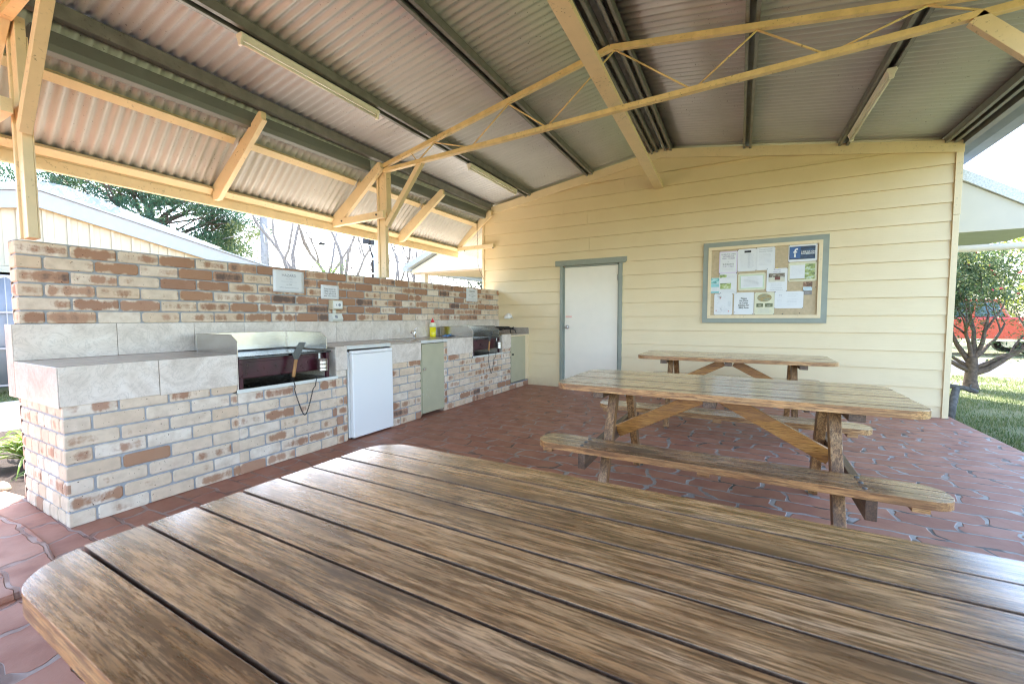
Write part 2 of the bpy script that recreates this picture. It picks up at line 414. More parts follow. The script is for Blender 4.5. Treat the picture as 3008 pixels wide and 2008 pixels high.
M['blue_steel'] = simple('blue_grey_sheet_steel', (.19,.225,.265), .5, .1, var=.06)
M['peach'] = simple('peach_soffit', (.60,.44,.32), .6, var=.04)
M['canopy'] = simple('pale_canopy_vinyl', (.54,.495,.41), .5, var=.03)
M['canopy_under'] = simple('grey_green_canopy_lining', (.30,.335,.30), .6, var=.05)
M['canopy_roof'] = simple('speckled_white_roofing', (.60,.61,.62), .6, var=.25, scale=60)
M['car_red'] = simple('red_car_paint', (.50,.035,.015), .25, var=.04); M['car_red'].node_tree.nodes['Principled BSDF'].inputs['Coat Weight'].default_value = .6
M['glass'] = simple('tinted_car_glass', (.06,.12,.16), .05, var=.1)

# ------------------------------------------------------------------ camera
cam = bpy.data.cameras.new('camera'); co = bpy.data.objects.new('camera', cam); COL.objects.link(co)
yw, pt, rl = R(28.6), R(3.27), R(-.15)
fw = Vector((-math.sin(yw)*math.cos(pt), math.cos(yw)*math.cos(pt), -math.sin(pt)))
rt = Vector((math.cos(yw), math.sin(yw), 0)); up = rt.cross(fw)
rt = rt*math.cos(rl) + up*math.sin(rl); up = rt.cross(fw)
mw = Matrix(((rt.x, up.x, -fw.x, 0), (rt.y, up.y, -fw.y, 0), (rt.z, up.z, -fw.z, 1.13), (0, 0, 0, 1)))
co.matrix_world = mw
cam.sensor_width = 36; cam.lens = 36*1225/3008; cam.clip_start = .02; cam.clip_end = 900
cam.dof.use_dof = True; cam.dof.focus_distance = 3.6; cam.dof.aperture_fstop = 6.0
S.camera = co

# ------------------------------------------------------------------ light
w = bpy.data.worlds.new('World'); S.world = w; w.use_nodes = True
sky = w.node_tree.nodes.new('ShaderNodeTexSky'); sky.sky_type = 'NISHITA'; sky.sun_disc = False
SUN_EL, SUN_AZ = R(50), math.atan2(-.72, .69)      # azimuth measured from +Y towards +X
sky.sun_elevation = SUN_EL; sky.sun_rotation = SUN_AZ; sky.air_density = 1.0; sky.dust_density = 2.2; sky.ozone_density = 1.0
bg = w.node_tree.nodes['Background']; w.node_tree.links.new(sky.outputs[0], bg.inputs[0]); bg.inputs[1].default_value = .15
sl = bpy.data.lights.new('sun', 'SUN'); sl.energy = 3.0; sl.angle = R(.55); sl.color = (1, .95, .86)
so = bpy.data.objects.new('sun', sl); COL.objects.link(so)
sd = Vector((math.sin(SUN_AZ)*math.cos(SUN_EL), math.cos(SUN_AZ)*math.cos(SUN_EL), math.sin(SUN_EL)))
so.rotation_euler = sd.to_track_quat('Z', 'Y').to_euler(); so.location = sd*30
S.view_settings.view_transform = 'Standard'; S.view_settings.look = 'None'
S.view_settings.exposure = 3.25; S.view_settings.gamma = 1
S.render.engine = 'CYCLES'; cy = S.cycles
cy.use_denoising = True; cy.max_bounces = 8; cy.diffuse_bounces = 6; cy.glossy_bounces = 4
cy.transmission_bounces = 3; cy.transparent_max_bounces = 6; cy.caustics_reflective = False; cy.caustics_refractive = False
cy.sample_clamp_indirect = 8; cy.filter_width = 1.15

# ------------------------------------------------------------------ ground
WY = 6.38            # front face of the weatherboard wall
def sheet(name, pts, z, mat):
    m = MB(); m.poly([(x, y, z) for x, y in pts]); return tag(m.build(name, mat), kind='structure')
sheet('lawn', [(-250,-150),(250,-150),(250,350),(-250,350)], -.05, M['lawn'])
m = MB(); m.prism([(-4.5,-6),(2.12,-6),(2.12,6.9),(-3.7,6.9),(-3.99,6.6),(-3.99,.80),(-4.5,.73)], 2, -.12, 0)
tag(m.build('patio', M['paving'], bevel=.008), kind='structure')
m = MB(); m.prism([(-9,-6),(-4.515,-6),(-4.515,.66),(-9,.78)], 2, -.12, .004)
tag(m.build('path', M['paving'], bevel=.01), kind='structure')
# raised slab edge beside the counter, with its open joint
m = MB(); m.prism([(-4.45,-3),(-2.55,-3),(-2.55,.56),(-2.75,.63),(-3.0,.665),(-3.35,.67),(-3.7,.64),(-4.1,.61),(-4.45,.60)], 2, -.02, .022)
tag(m.build('paving_slab', M['paving'], bevel=.01), kind='structure')
m = MB(); m.prism([(-6.6,.70),(-4.52,.735),(-4.0,.805),(-4.0,2.1),(-4.5,2.5),(-6.6,2.3)], 2, -.12, -.012)
tag(m.build('garden_bed', M['mulch']), kind='structure')
m = MB(); m.prism([(-9.0,.80),(-6.62,.80),(-6.62,2.33),(-4.5,2.53),(-4.0,2.12),(-4.0,9.0),(-9.0,9.0)], 2, -.12, -.02)
tag(m.build('concrete_path_bounce', M['concrete']), kind='structure')  # visible path, widened behind the brick wall to bounce sunlight onto the roof
sheet('road', [(-40,12.4),(200,11.2),(200,15.0),(-40,16.0)], -.045, M['asphalt'])

# grass blades (uncountable)
g = MB(); rg = random.Random(3)
def blade(x, y, z, h, w):
    a = rg.uniform(0, 6.28); l = rg.uniform(-.5, .5)*h; b = rg.uniform(-.5, .5)*h
    n = len(g.v); g.v += [(x-w*math.cos(a), y-w*math.sin(a), z), (x+w*math.cos(a), y+w*math.sin(a), z), (x+l, y+b, z+h)]
    g.face([n, n+1, n+2], 0, None, (rg.random()**1.3, .5, .5))
for i in range(30000):
    t = rg.random()**.7
    y = 3.6 + t*8.0
    x0 = 2.14 if y < 7 else .33*y - .3
    x = rg.uniform(x0, max(x0+.3, .52*y))
    if noise.noise(Vector((x*1.3, y*1.3, 0))) < -.28 and rg.random() < .7: continue
    blade(x, y, -.052, rg.uniform(.015, .05), rg.uniform(.002, .005))
for i in range(5000):
    blade(rg.uniform(-10.4, -9.0), rg.uniform(.3, 3.5), -.052, rg.uniform(.02, .06), .006)
tag(g.build('grass', M['grass']), kind='stuff')

# ------------------------------------------------------------------ brickwork
rb = random.Random(11)
def brick_face(m, org, du, dn, u0, u1, z0, z1, dark):
    """one brick: rounded front in the plane through org; du along, dn outwards"""
    du = Vector(du); dn = Vector(dn); org = Vector(org)
    j = .0015; u0 += rb.uniform(-j, j); u1 += rb.uniform(-j, j); z0 += rb.uniform(-j, j); z1 += rb.uniform(-j, j)
    out = rb.uniform(-.0015, .002)
    k = dark + rb.choice((-.3, -.3, -.2, -.05, .08, .18, .3))
    if rb.random() < .035: k = .9
    sd_ = (rb.random(), max(0, min(1, k)), rb.random())
    L = u1-u0; H = z1-z0
    def ring(ins, d, r):
        a, b, c, e = u0+ins, u1-ins, z0+ins, z1-ins
        return [(a+r,c),(b-r,c),(b,c+r),(b,e-r),(b-r,e),(a+r,e),(a,e-r),(a,c+r)], d
    rc = rb.uniform(.004, .013)
    rings = [ring(0, -.016, rc), ring(.0, -.004, rc), ring(.0045, out, rc)]
    if du.cross(Vector((0,0,1))).dot(dn) < 0: rings = [([*reversed(p)], d) for p, d in rings]
    base = len(m.v); uvs = []
    for p, d in rings:
        for (u, z) in p:
            q = org + du*u + dn*d; m.v.append((q.x, q.y, z)); uvs.append((u-u0, z-z0))
    for r_ in range(2):
        for i in range(8):
            q = (i+1) % 8; ids = [r_*8+i, r_*8+q, (r_+1)*8+q, (r_+1)*8+i]
            m.face([base+x for x in ids], 0, [uvs[x] for x in ids], sd_)
    ids = list(range(16, 24)); m.face([base+x for x in ids], 0, [uvs[x] for x in ids], sd_)
def brick_run(m, org, du, dn, ua, ub, za, zb, z_base, H=.086, L=.24, shift=0, dark=.3, J=.0105):
    k0 = int(round((za-z_base)/H - .5)) if za > z_base else 0
    k = 0
    while z_base + k*H < zb - .02:
        z0 = z_base + k*H; z1 = min(z0 + H - J, zb); k += 1
        if z1 < za + .02: continue
        off = (L/2 if k % 2 else 0) + shift
        u = ua - off - 2*L
        while u < ub:
            a = max(u, ua); b = min(u + L - J, ub)
            if b - a > .022:
                d = dark(a, z0) if callable(dark) else dark
                brick_face(m, org, du, dn, a, b, max(z0, za), z1, d)
            u += L

# upper brick wall, very slightly out of square with the counter
def wx(y): return -3.875 + (y-.80)*.024
X0w = wx(.80)
bw = thing('brick_wall', (-3.9, 3.6, 0), 'long wall of mottled cream and brown bricks rising behind the barbecue counter', 'wall')
m = MB()
dv = Vector((.024, 1, 0)).normalized()
def dk(a, z): return .38 + .42*max(0, math.exp(-((a-1.9)/1.3)**2)) + .38*math.exp(-((a-4.5)/.55)**2)*(1 if z < 1.55 else .4)
brick_run(m, (X0w, .80, 0), dv, Vector((1, -.024, 0)).normalized(), 0, 5.60, 1.104, 1.62, 1.104, dark=dk, shift=-.0)
brick_run(m, (X0w-.11, .80, 0), (1, 0, 0), (0, -1, 0), 0, .108, 1.104, 1.62, 1.104, L=.12*2, dark=.25)
brick_run(m, (X0w-.11, .80, 0), dv, (-1, 0, 0), 0, 5.60, 0, 1.62, 0, dark=.35)
m.build('brick_courses', M['brick'], bw)
m = MB()
def mslab(m, ya, yb, x_in, x_out, z0, z1):
    a = [(wx(ya)+x_in, ya), (wx(ya)+x_out, ya), (wx(yb)+x_out, yb), (wx(yb)+x_in, yb)]
    m.prism(a, 2, z0, z1)
mslab(m, .808, 6.39, -.104, -.0085, 0, 1.617)
m.build('mortar', M['mortar'], bw)

# ------------------------------------------------------------------ barbecue counter
FX = -3.155
bc = thing('barbecue_counter', (-3.5, 3.6, 0), 'long brick counter with stone look tiles, white sills and pale green cupboards', 'counter')
o_ = (FX, 0, 0); dy = (0, 1, 0); nx = (1, 0, 0)
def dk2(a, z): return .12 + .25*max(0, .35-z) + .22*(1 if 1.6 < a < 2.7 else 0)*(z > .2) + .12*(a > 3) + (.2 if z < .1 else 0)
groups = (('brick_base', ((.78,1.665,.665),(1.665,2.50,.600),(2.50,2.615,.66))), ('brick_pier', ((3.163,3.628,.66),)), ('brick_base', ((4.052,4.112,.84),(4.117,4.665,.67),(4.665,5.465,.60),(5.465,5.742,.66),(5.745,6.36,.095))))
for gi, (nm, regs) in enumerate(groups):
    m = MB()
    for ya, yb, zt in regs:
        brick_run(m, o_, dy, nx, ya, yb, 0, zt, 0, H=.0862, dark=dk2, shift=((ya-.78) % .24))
    if gi == 0: brick_run(m, (-3.865, .78, 0), (1, 0, 0), (0, -1, 0), 0, .709, 0, .655, 0, H=.0862, L=.12, dark=.12)
    if gi == 1: brick_run(m, (FX-.60, 3.163, 0), (1, 0, 0), (0, -1, 0), 0, .598, 0, .83, 0, H=.0862, L=.24, dark=.2)
    if gi == 2: brick_run(m, (FX-.40, 4.052, 0), (1, 0, 0), (0, -1, 0), 0, .398, 0, .83, 0, H=.0862, L=.24, dark=.55)
    m.build(nm, M['brick'], bc)
f2 = FX-.007
for regs in (((.787,1.640,.66),(1.6402,2.5078,.598),(2.508,2.609,.66)), ((3.170,3.622,.85),), ((4.058,4.66,.85),(4.6602,5.4698,.598),(5.47,5.735,.66),(5.7352,6.36,.09))):
    m = MB()
    for ya, yb, zt in regs: m.box(-3.86, f2, ya, yb, 0.001, zt)
    m.build('mortar', M['mortar'], bc)
# tiles (each face tile separate in one mesh, with open joints over a grout bed)
tr_ = random.Random(5)
def tile(m, a, b):
    m.box(a[0], b[0], a[1], b[1], a[2], b[2], 0, (tr_.random(), tr_.random(), tr_.random()))
for faces, cheeks in ((((.772,1.206,.662,.876),(1.210,1.664,.656,.876)), (1.6655,)), (((2.500,2.617,.662,.878),), (2.493,)), (((3.160,3.629,.662,.858),), ()), (((4.113,4.50,.672,.878),(4.503,4.668,.672,.878)), (4.6695,)), (((5.466,5.742,.664,.880),), (5.459,))):
    tl = MB()
    for ya, yb, z0, z1 in faces: tile(tl, (FX-.006, ya, z0), (FX+.009, yb, z1))
    if faces[0][0] < 1:
        for xa, xb in ((-3.868,-3.62),(-3.617,-3.149)): tile(tl, (xa, .766, .655), (xb, .7715, .8755))
    for y in cheeks: tile(tl, (-3.80, y, .61), (FX+.0085, y+.006, .874))
    tl.build('face_tile', M['tile'], bc, bevel=.0015, seg=1)
bs = MB(); prev = .768
for y in (1.25,1.72,2.10,2.57,3.04,3.51,3.98,4.45,4.92,5.39,5.86,6.375):
    a = [(wx(prev)+.001, prev), (wx(prev)+.013, prev), (wx(y-.003)+.013, y-.003), (wx(y-.003)+.001, y-.003)]
    bs.prism(a, 2, .877, 1.100, 0, (tr_.random(), tr_.random(), tr_.random())); prev = y
bs.prism([(wx(.766)-.112, .766-.004), (wx(.766)+.013, .766-.004), (wx(.766)+.013, .7675), (wx(.766)-.112, .7675)], 2, .655, 1.100, 0, (.3,.6,.1))
bs.build('splashback', M['tile'], bc, bevel=.0012, seg=1)
m = MB(); mslab(m, .772, 6.37, -.108, .0025, .86, 1.099); m.build('splashback_grout', M['grout'], bc)
m = MB()
for i, (ya, yb) in enumerate(((.773,1.672),(2.492,4.675),(5.458,6.375))):
    x1 = FX+.0065; m = MB()
    m.prism([(wx(ya)+.0135, ya), (x1, ya), (x1, yb), (wx(yb)+.0135, yb)], 2, .8585, .876)
    m.build('worktop', M['worktop'], bc, bevel=.001, seg=1)
# painted edge strips over the openings, sills, posts
for ya, yb in ((2.618,3.159),(3.631,4.111)):
    m = MB(); m.box(FX-.03, FX+.0115, ya, yb, .846, .8795); m.build('edge_strip', M['ivory_edge'], bc, bevel=.002)
for ya, yb in ((1.666,2.4985),(4.67,5.4645)):
    m = MB(); m.box(-3.80, FX+.012, ya, yb, .601, .609); m.build('bay_floor', M['hotplate'], bc)
m = MB(); m.box(FX+.0125, FX+.022, 1.652, 2.504, .596, .622); m.build('sill', M['white_plastic'], bc, bevel=.001)
m = MB(); m.box(FX+.0125, FX+.022, 4.658, 5.472, .594, .618); m.build('sill', M['ivory_edge'], bc, bevel=.001)
# fridge bay linings
m = MB(); m.box(-3.80, FX-.02, 2.611, 2.617, .002, .845); m.box(-3.80, -3.79, 2.62, 3.15, .002, .845)
m.build('bay_lining', M['cup_green'], bc)
# cupboards
m = MB(); m.box(FX-.018, FX+.004, 3.650, 4.046, .04, .838)
d1 = m.build('cupboard_door', M['cup_green'], bc, bevel=.002)
m = MB(); m.tube([(FX+.004,3.668,.552),(FX+.022,3.668,.552)], .008, 10, 0); m.tube([(FX+.022,3.668,.552),(FX+.036,3.668,.552)], .016, 12, 0)
m.build('handle', M['chrome'], d1)
m = MB(); m.box(FX-.02, FX-.004, 3.631, 3.646, .03, .845); m.box(FX-.3, FX-.03, 3.64, 4.05, .03, .035)
m.build('cupboard_frame', M['cup_green'], bc)
m = MB(); m.box(FX-.018, FX+.004, 5.752, 6.246, .107, .832); m.build('cupboard_door', M['cup_green'], bc, bevel=.002)
d2 = [c for c in kids(bc) if c.name.startswith('cupboard_door')][-1]
m = MB(); m.tube([(FX+.004,5.775,.556),(FX+.020,5.775,.556)], .007, 10); m.tube([(FX+.020,5.775,.556),(FX+.033,5.775,.556)], .014, 12)
m.build('handle', M['black'], d2)
m = MB(); m.box(FX-.02, FX+.0085, 5.745, 6.375, .836, .858); m.box(FX-.02, FX-.002, 6.250, 6.3225, .10, .8362); m.box(FX-.02, FX+.006, 6.322, 6.372, .10, .835)
m.build('cupboard_frame', M['trim_paint'], bc, bevel=.001)
m = MB(); m.box(-3.70, FX+.008, 6.352, 6.372, .8765, .972); m.build('upstand', M['worktop'], bc, bevel=.002)
# sink bowl and mixer tap
m = MB(); m.lathe((-3.46, 3.62, .876), [(.0,.0008),(.17,.0008),(.195,.0018),(.215,.006),(.222,.003),(.224,.0004)], 36)
m.build('sink', M['stainless'], bc)
m = MB(); c = (-3.60, 4.03, .8765)
m.lathe(c, [(.026,0),(.026,.008),(.019,.012),(.019,.085),(.016,.10),(.004,.105)], 20)
m.tube([(-3.60,4.03,.935),(-3.57,3.98,.965),(-3.53,3.91,.968),(-3.51,3.87,.955)], [.012,.011,.011,.011], 12)
m.tube([(-3.60,4.03,.975),(-3.59,4.045,1.005),(-3.575,4.06,1.018)], [.007,.006,.006], 8)
m.build('sink_tap', M['chrome'], bc)

# ------------------------------------------------------------------ barbecues
def make_bbq(y0, y1, label):
    b = thing('barbecue', (-3.45, (y0+y1)/2, .61), label, 'barbecue', 'electric barbecues set into the counter')
    m = MB(); t = .004; yl, yr = y0+.008, y1-.10; xb, xf = -3.70, -3.145
    side = [(xb,.868),(xb,1.014),(xf-.075,1.014),(xf,.966),(xf,.868)]
    m.prism(side, 1, yl-t, yl); m.prism(side, 1, yr, yr+t)
    m.box(xb-t, xb, yl-t, yr+t, .868, 1.014)
    m.box(xb-.006, xb+.01, yl-t, yr+t, 1.0142, 1.018)
    m.box(xb, xf-.075, yl-.012, yl+.001, 1.0142, 1.0175); m.box(xb, xf-.075, yr-.001, yr+.014, 1.0142, 1.0175)
    m.build('splash_guard', M['stainless'], b, bevel=.001, seg=1)
    m = MB(); m.box(xb+.0005, xb+.007, yr-.007, yr-.0005, .868, 1.013); m.build('corner_weld', M['tin'], b)
    m = MB(); m.prism([(xb,yl+.001),(xf+.005,yl+.001),(xf+.012,yl+.03),(xf+.012,yr-.01),(xf-.01,yr+.055),(xb,yr+.055)], 2, .838, .852)
    m.prism([(xb+.02,yl+.012),(xf-.008,yl+.012),(xf-.008,yr-.012),(xb+.02,yr-.012)], 2, .8525, .856)
    m.build('hotplate', M['hotplate'], b, bevel=.003)
    m = MB(); m.box(xb, xf-.035, yl+.02, yr+.02, .69, .836); m.box(xf-.035, xf-.03, yl+.022, yr+.018, .695, .812)
    m.build('body', M['maroon'], b, bevel=.004)
    for y in (yl+.004, yr-.002):
        m = MB(); m.box(xf-.028, xf-.004, y, y+.028, .610, .837); m.build('leg', M['maroon'], b, bevel=.002)
    return b
bq1 = make_bbq(1.665, 2.50, 'larger looking near barbecue with maroon front and steel splash guard, beside the white fridge')
bq2 = make_bbq(4.668, 5.462, 'far barbecue with steel splash guard between the detergent bottle and the black burner')
def make_spatula(y, label, x=-3.105):
    s = thing('spatula', (x, y, .86), label, 'spatula', 'spatulas hanging from the barbecues')
    def q(dy_, z, dx=0): return (x+dx, y+dy_, z)
    m = MB()
    bl = [(.03,.856),(.085,.942),(.145,.938),(.095,.852)]
    m.prism([(y+a, z) for a, z in bl], 0, x-.0015, x+.0015)
    m.prism([(y+.018,.858),(y+.105,.856),(y+.068,.802),(y+.040,.802)], 0, x-.003, x+.001)
    m.build('blade', M['hotplate'], s)
    m = MB(); m.beam(q(.052,.806,.002), q(.022,.668,.006), .014, .026, (0,1,0)); m.build('handle', M['handlewood'], s, bevel=.005)
    # chain: small alternating links along a sagging path
    m = MB(); pts = []
    A = Vector(q(.022,.662,.006)); B = Vector((x, y+.235, .64))
    n = 56
    for i in range(n+1):
        t_ = i/n; yy = lerp(A.y, B.y, t_) + .018*math.sin(t_*6.28); sag = .31*(1-abs(2*t_-1)**2.4)
        xx = FX+.03 if .06 < t_ < .94 else x
        pts.append(Vector((xx, yy, lerp(A.z, B.z, t_) - sag)))
    for i in range(n):
        a, b_ = pts[i], pts[i+1]; c_ = (a+b_)/2; d = (b_-a); L = d.length*.72; d.normalize()
        s1 = Vector((1,0,0)) if i % 2 else d.cross(Vector((1,0,0)))
        loop = [c_+d*L+s1*.0, c_+d*L*.5+s1*.0035, c_-d*L*.5+s1*.0035, c_-d*L, c_-d*L*.5-s1*.0035, c_+d*L*.5-s1*.0035, c_+d*L]
        m.tube(loop, .0019, 4, 0, caps=False)
    m.build('chain', M['black'], s)
    return s
make_spatula(2.035, 'wooden handled spatula chained to the near barbecue')
make_spatula(4.975, 'wooden handled spatula chained to the far barbecue')
def make_can(y, label):
    c = thing('tin_can', (-3.10, y, .69), label, 'tin can', 'tin cans hung on the barbecues')
    m = MB(); m.lathe((-3.10, y, .690), [(.001,.002),(.037,.002),(.039,0),(.0395,.004),(.0385,.008),(.0385,.03),(.0392,.033),(.0385,.036),(.0385,.064),(.0392,.067),(.0385,.07),(.0385,.094),(.040,.098),(.0405,.101),(.037,.100),(.036,.01),(.001,.008)], 28)
    m.build('can_body', M['tin'], c)
    m = MB(); m.tube([(-3.14,y+.0,.775),(-3.139,y,.815),(-3.145,y,.842)], .0025, 6); m.box(-3.1405,-3.1375,y-.008,y+.008,.74,.845); m.build('hook', M['white_plastic'], c)
make_can(2.325, 'dented tin can hanging at the near barbecue beside its spatula')
make_can(5.285, 'shiny tin can hanging at the far barbecue beside its spatula')

# ------------------------------------------------------------------ fridge
fr = thing('bar_fridge', (-3.4, 2.9, 0), 'white bar fridge standing under the counter between two brick piers', 'fridge')
m = MB(); m.box(-3.72, FX-.015, 2.640, 3.150, .012, .822); m.build('cabinet', M['white'], fr, bevel=.008)
m = MB(); m.box(FX-.010, FX+.040, 2.650, 3.156, .018, .800); fd = m.build('fridge_door', M['white'], fr, bevel=.010, seg=3)
m = MB(); m.box(FX-.010, FX+.036, 2.650, 3.156, .8025, .832); m.build('top_trim', M['white'], fr, bevel=.006)
m = MB(); m.box(FX-.0148, FX-.0102, 2.66, 3.145, .02, .80); m.build('door_seal', M['white_plastic'], fr)
m = MB(); m.box(FX+.02, FX+.037, 3.135, 3.1575, .8325, .838); m.build('hinge_cap', M['white_plastic'], fr, bevel=.002)
for y in (2.68, 3.12):
    m = MB(); m.lathe((FX-.03, y, .0005), [(.015,0),(.015,.012)], 12); m.build('foot', M['rubber'], fr)

# ------------------------------------------------------------------ things on the worktop
bt = thing('detergent_bottle', (-3.70, 4.51, .877), 'yellow detergent squeeze bottle with a red cap on the worktop', 'bottle')
c = (-3.70, 4.512, .877)
m = MB(); m.lathe(c, [(.041,0),(.044,.006),(.044,.135)], 28); m.build('detergent', M['soap'], bt)
m = MB(); m.lathe(c, [(.0435,.1355),(.044,.16),(.042,.182),(.034,.194),(.024,.197)], 28); m.build('bottle_shoulder', M['bottle'], bt)
m = MB(); m.lathe(c, [(.025,.1975),(.025,.216),(.018,.226),(.008,.234),(.004,.252),(.003,.258)], 20); m.build('cap', M['redcap'], bt)
m = MB(); n = 14
rc_ = random.Random(2)
for i in range(n+1):
    for j in range(n+1):
        u, v = i/n-.5, j/n-.5
        x = -3.55 + u*.11 + .012*noise.noise(Vector((u*4, v*4, 1))); y = 4.66 + v*.17 + .02*noise.noise(Vector((u*3, v*3, 5)))
        z = .880 + .045*max(0, noise.noise(Vector((u*5+3, v*7, 2)))+.35)*max(0, 1-2.0*max(abs(u), abs(v))**2)
        m.v.append((x, y, z))
for i in range(n):
    for j in range(n):
        a = i*(n+1)+j; m.face([a, a+n+1, a+n+2, a+1], sm=True)
cl = m.build('dish_cloth', M['cloth']); tag(cl, 'crumpled blue dish cloth beside the detergent bottle', 'cloth')
so_ = cl.modifiers.new('solid', 'SOLIDIFY'); so_.thickness = .002
# black cast iron ring burner at the far end
br = thing('ring_burner', (-3.45, 6.0, .877), 'black cast iron burner grill lying at the far end of the counter', 'burner')
m = MB()
for yy in (5.72, 5.80, 5.88, 5.96, 6.04): m.beam((-3.66, yy, .985), (-3.34, yy, .985), .014, .016)
for xx in (-3.66, -3.50, -3.34): m.beam((xx, 5.70, .971), (xx, 6.10, .971), .014, .012)
m.build('grate', M['black'], br, bevel=.002)
m = MB(); m.lathe((-3.50, 5.88, .93), [(.10,0),(.12,.012),(.12,.03),(.06,.036),(.02,.03)], 24); m.build('burner_ring', M['black'], br)
for (xx, yy) in ((-3.65,5.71),(-3.35,5.71),(-3.65,6.09),(-3.35,6.09)):
    m = MB(); m.tube([(xx,yy,.966),(xx,yy,.92),(xx+(.01 if xx>-3.5 else -.01),yy,.8775)], [.008,.007,.009], 8); m.build('leg', M['black'], br)
m = MB(); m.tube([(-3.46,5.98,.945),(-3.40,6.08,.955),(-3.36,6.18,.95),(-3.33,6.22,.93),(-3.32,6.22,.89),(-3.30,6.20,.884)], [.013,.012,.013,.009,.007,.006], 8)
m.tube([(-3.365,6.165,.955),(-3.345,6.195,.975)], .014, 8); m.build('gas_valve', M['black'], br)

# ------------------------------------------------------------------ lettering helper
def text_mesh(txt, size, align='CENTER', spacing=1.0, shear=0, offset=0):
    cu = bpy.data.curves.new('lettering', 'FONT'); cu.body = txt; cu.size = size; cu.align_x = align
    cu.space_line = spacing; cu.shear = shear; cu.offset = offset; cu.resolution_u = 3
    o = bpy.data.objects.new('lettering', cu)
    COL.objects.link(o); dg = bpy.context.evaluated_depsgraph_get(); dg.update()
    me = bpy.data.meshes.new_from_object(o.evaluated_get(dg)); COL.objects.unlink(o); bpy.data.objects.remove(o)
    return me
def add_text(parent, txt, size, org, ux, uz, mat, **kw):
    """text laid on the plane with axes ux (reading) and uz (up)"""
    me = text_mesh(txt, size, **kw); me.materials.clear(); me.materials.append(mat)
    ux = Vector(ux).normalized(); uz = Vector(uz).normalized(); n_ = ux.cross(uz)
    mtx = Matrix(((ux.x, uz.x, n_.x, org[0]), (ux.y, uz.y, n_.y, org[1]), (ux.z, uz.z, n_.z, org[2]), (0, 0, 0, 1)))
    me.transform(mtx); o = bpy.data.objects.new('lettering', me); COL.objects.link(o); attach(o, parent); return o

# signs on the brick wall
def wall_sign(ya, yb, z0, z1, label, lines, tilt=0, mat='ink'):
    s = thing('paper_sign', (wx((ya+yb)/2)+.004, (ya+yb)/2, z0), label, 'sign', 'laminated paper signs on the brick wall')
    c_ = Vector((wx((ya+yb)/2)+.006, (ya+yb)/2, (z0+z1)/2)); ux = Vector((.024, 1, 0)).normalized()
    ux = (ux + Vector((0, 0, tilt))).normalized(); n_ = Vector((1, -.024, 0)).normalized(); uz = -ux.cross(n_) if False else n_.cross(ux)
    if uz.z < 0: uz = -uz
    W, H = (yb-ya)/2, (z1-z0)/2; m = MB(); nn = 8
    base = len(m.v)
    for i in range(nn+1):
        for j in range(nn+1):
            u, v = (i/nn*2-1)*W, (j/nn*2-1)*H
            b = .0022*noise.noise(Vector((u*14, v*14, ya*3)))
            p = c_ + ux*u + uz*v + n_*b; m.v.append(tuple(p))
    for i in range(nn):
        for j in range(nn):
            a = i*(nn+1)+j; m.face([a, a+nn+1, a+nn+2, a+1], sm=True)
    o = m.build('sheet', M['paper'], s); sm = o.modifiers.new('s', 'SOLIDIFY'); sm.thickness = .0012; sm.offset = -1
    for txt, size, dz, mt in lines:
        p = c_ + uz*dz + n_*.0032
        add_text(s, txt, size, p, ux, uz, M[mt], offset=.0)
    return s
wall_sign(2.372, 2.684, 1.382, 1.592, 'largest white HAZARD notice taped to the brick wall above the near barbecue',
    [('HAZARD', .036, .045, 'greyink'), ('Hot PIPES', .016, .018, 'paleink'), ('Please turn BBQ knob', .017, -.008, 'paleink'), ('to OFF', .019, -.036, 'greyink'), ('before cleaning is commenced', .0155, -.064, 'greyink')], -.008)
wall_sign(2.868, 3.086, 1.335, 1.482, 'small square sign about the barbecue button, above the timer switch box',
    [('Press button for', .021, .026, 'ink'), ("BBQ' s to work.", .021, .002, 'ink'), ('They will run off', .021, -.022, 'ink'), ('after 1/2 a minute', .021, -.046, 'ink')], -.004)
wall_sign(5.408, 5.712, 1.392, 1.598, 'HAZARD notice nearest the yellow wall at the far end of the brick wall',
    [('HAZARD', .036, .048, 'ink'), ('Hot PIPES', .019, .016, 'greyink'), ('Please turn BBQ knob', .020, -.010, 'ink'), ('to OFF', .022, -.038, 'ink'), ('before cleaning is commenced', .0165, -.066, 'greyink')], 0)
# switch boxes
sb = thing('timer_switch', (wx(3.0), 3.0, 1.1), 'grey timer switch above a beige power outlet, on the brick wall', 'switch')
x = wx(3.0)+.001
m = MB(); m.box(x, x+.06, 2.955, 3.085, 1.225, 1.325); m.build('timer_box', M['beige_plastic'], sb, bevel=.006)
m = MB(); m.box(x+.0605, x+.072, 2.962, 3.080, 1.232, 1.318); c1 = m.build('timer_cover', M['white_plastic'], sb, bevel=.004)
m = MB(); m.box(x+.0725, x+.076, 2.972, 3.070, 1.24, 1.31); m.build('button_plate', M['white'], c1, bevel=.003)
m = MB(); m.box(x+.0765, x+.079, 2.992, 2.998, 1.265, 1.283); m.tube([(x+.076,3.035,1.275),(x+.0775,3.035,1.275)], .016, 18); m.build('button', M['greyink'], c1)
m = MB(); m.tube([(x+.02,3.01,1.182),(x+.02,3.01,1.226)], .018, 14); m.build('conduit', M['white_plastic'], sb)
m = MB(); m.prism([(x,1.098),(x+.055,1.098),(x+.075,1.125),(x+.048,1.183),(x,1.183)], 1, 2.952, 3.083); m.build('power_outlet', M['white_plastic'], sb, bevel=.003)
m = MB(); a = Vector((x+.0655,3.0,1.150)); dd = Vector((-.42,0,.9)).normalized(); m.beam(a-dd*.016, a+dd*.016, .030, .006, (1,0,.4)); m.build('rocker', M['greyink'], sb, bevel=.002)

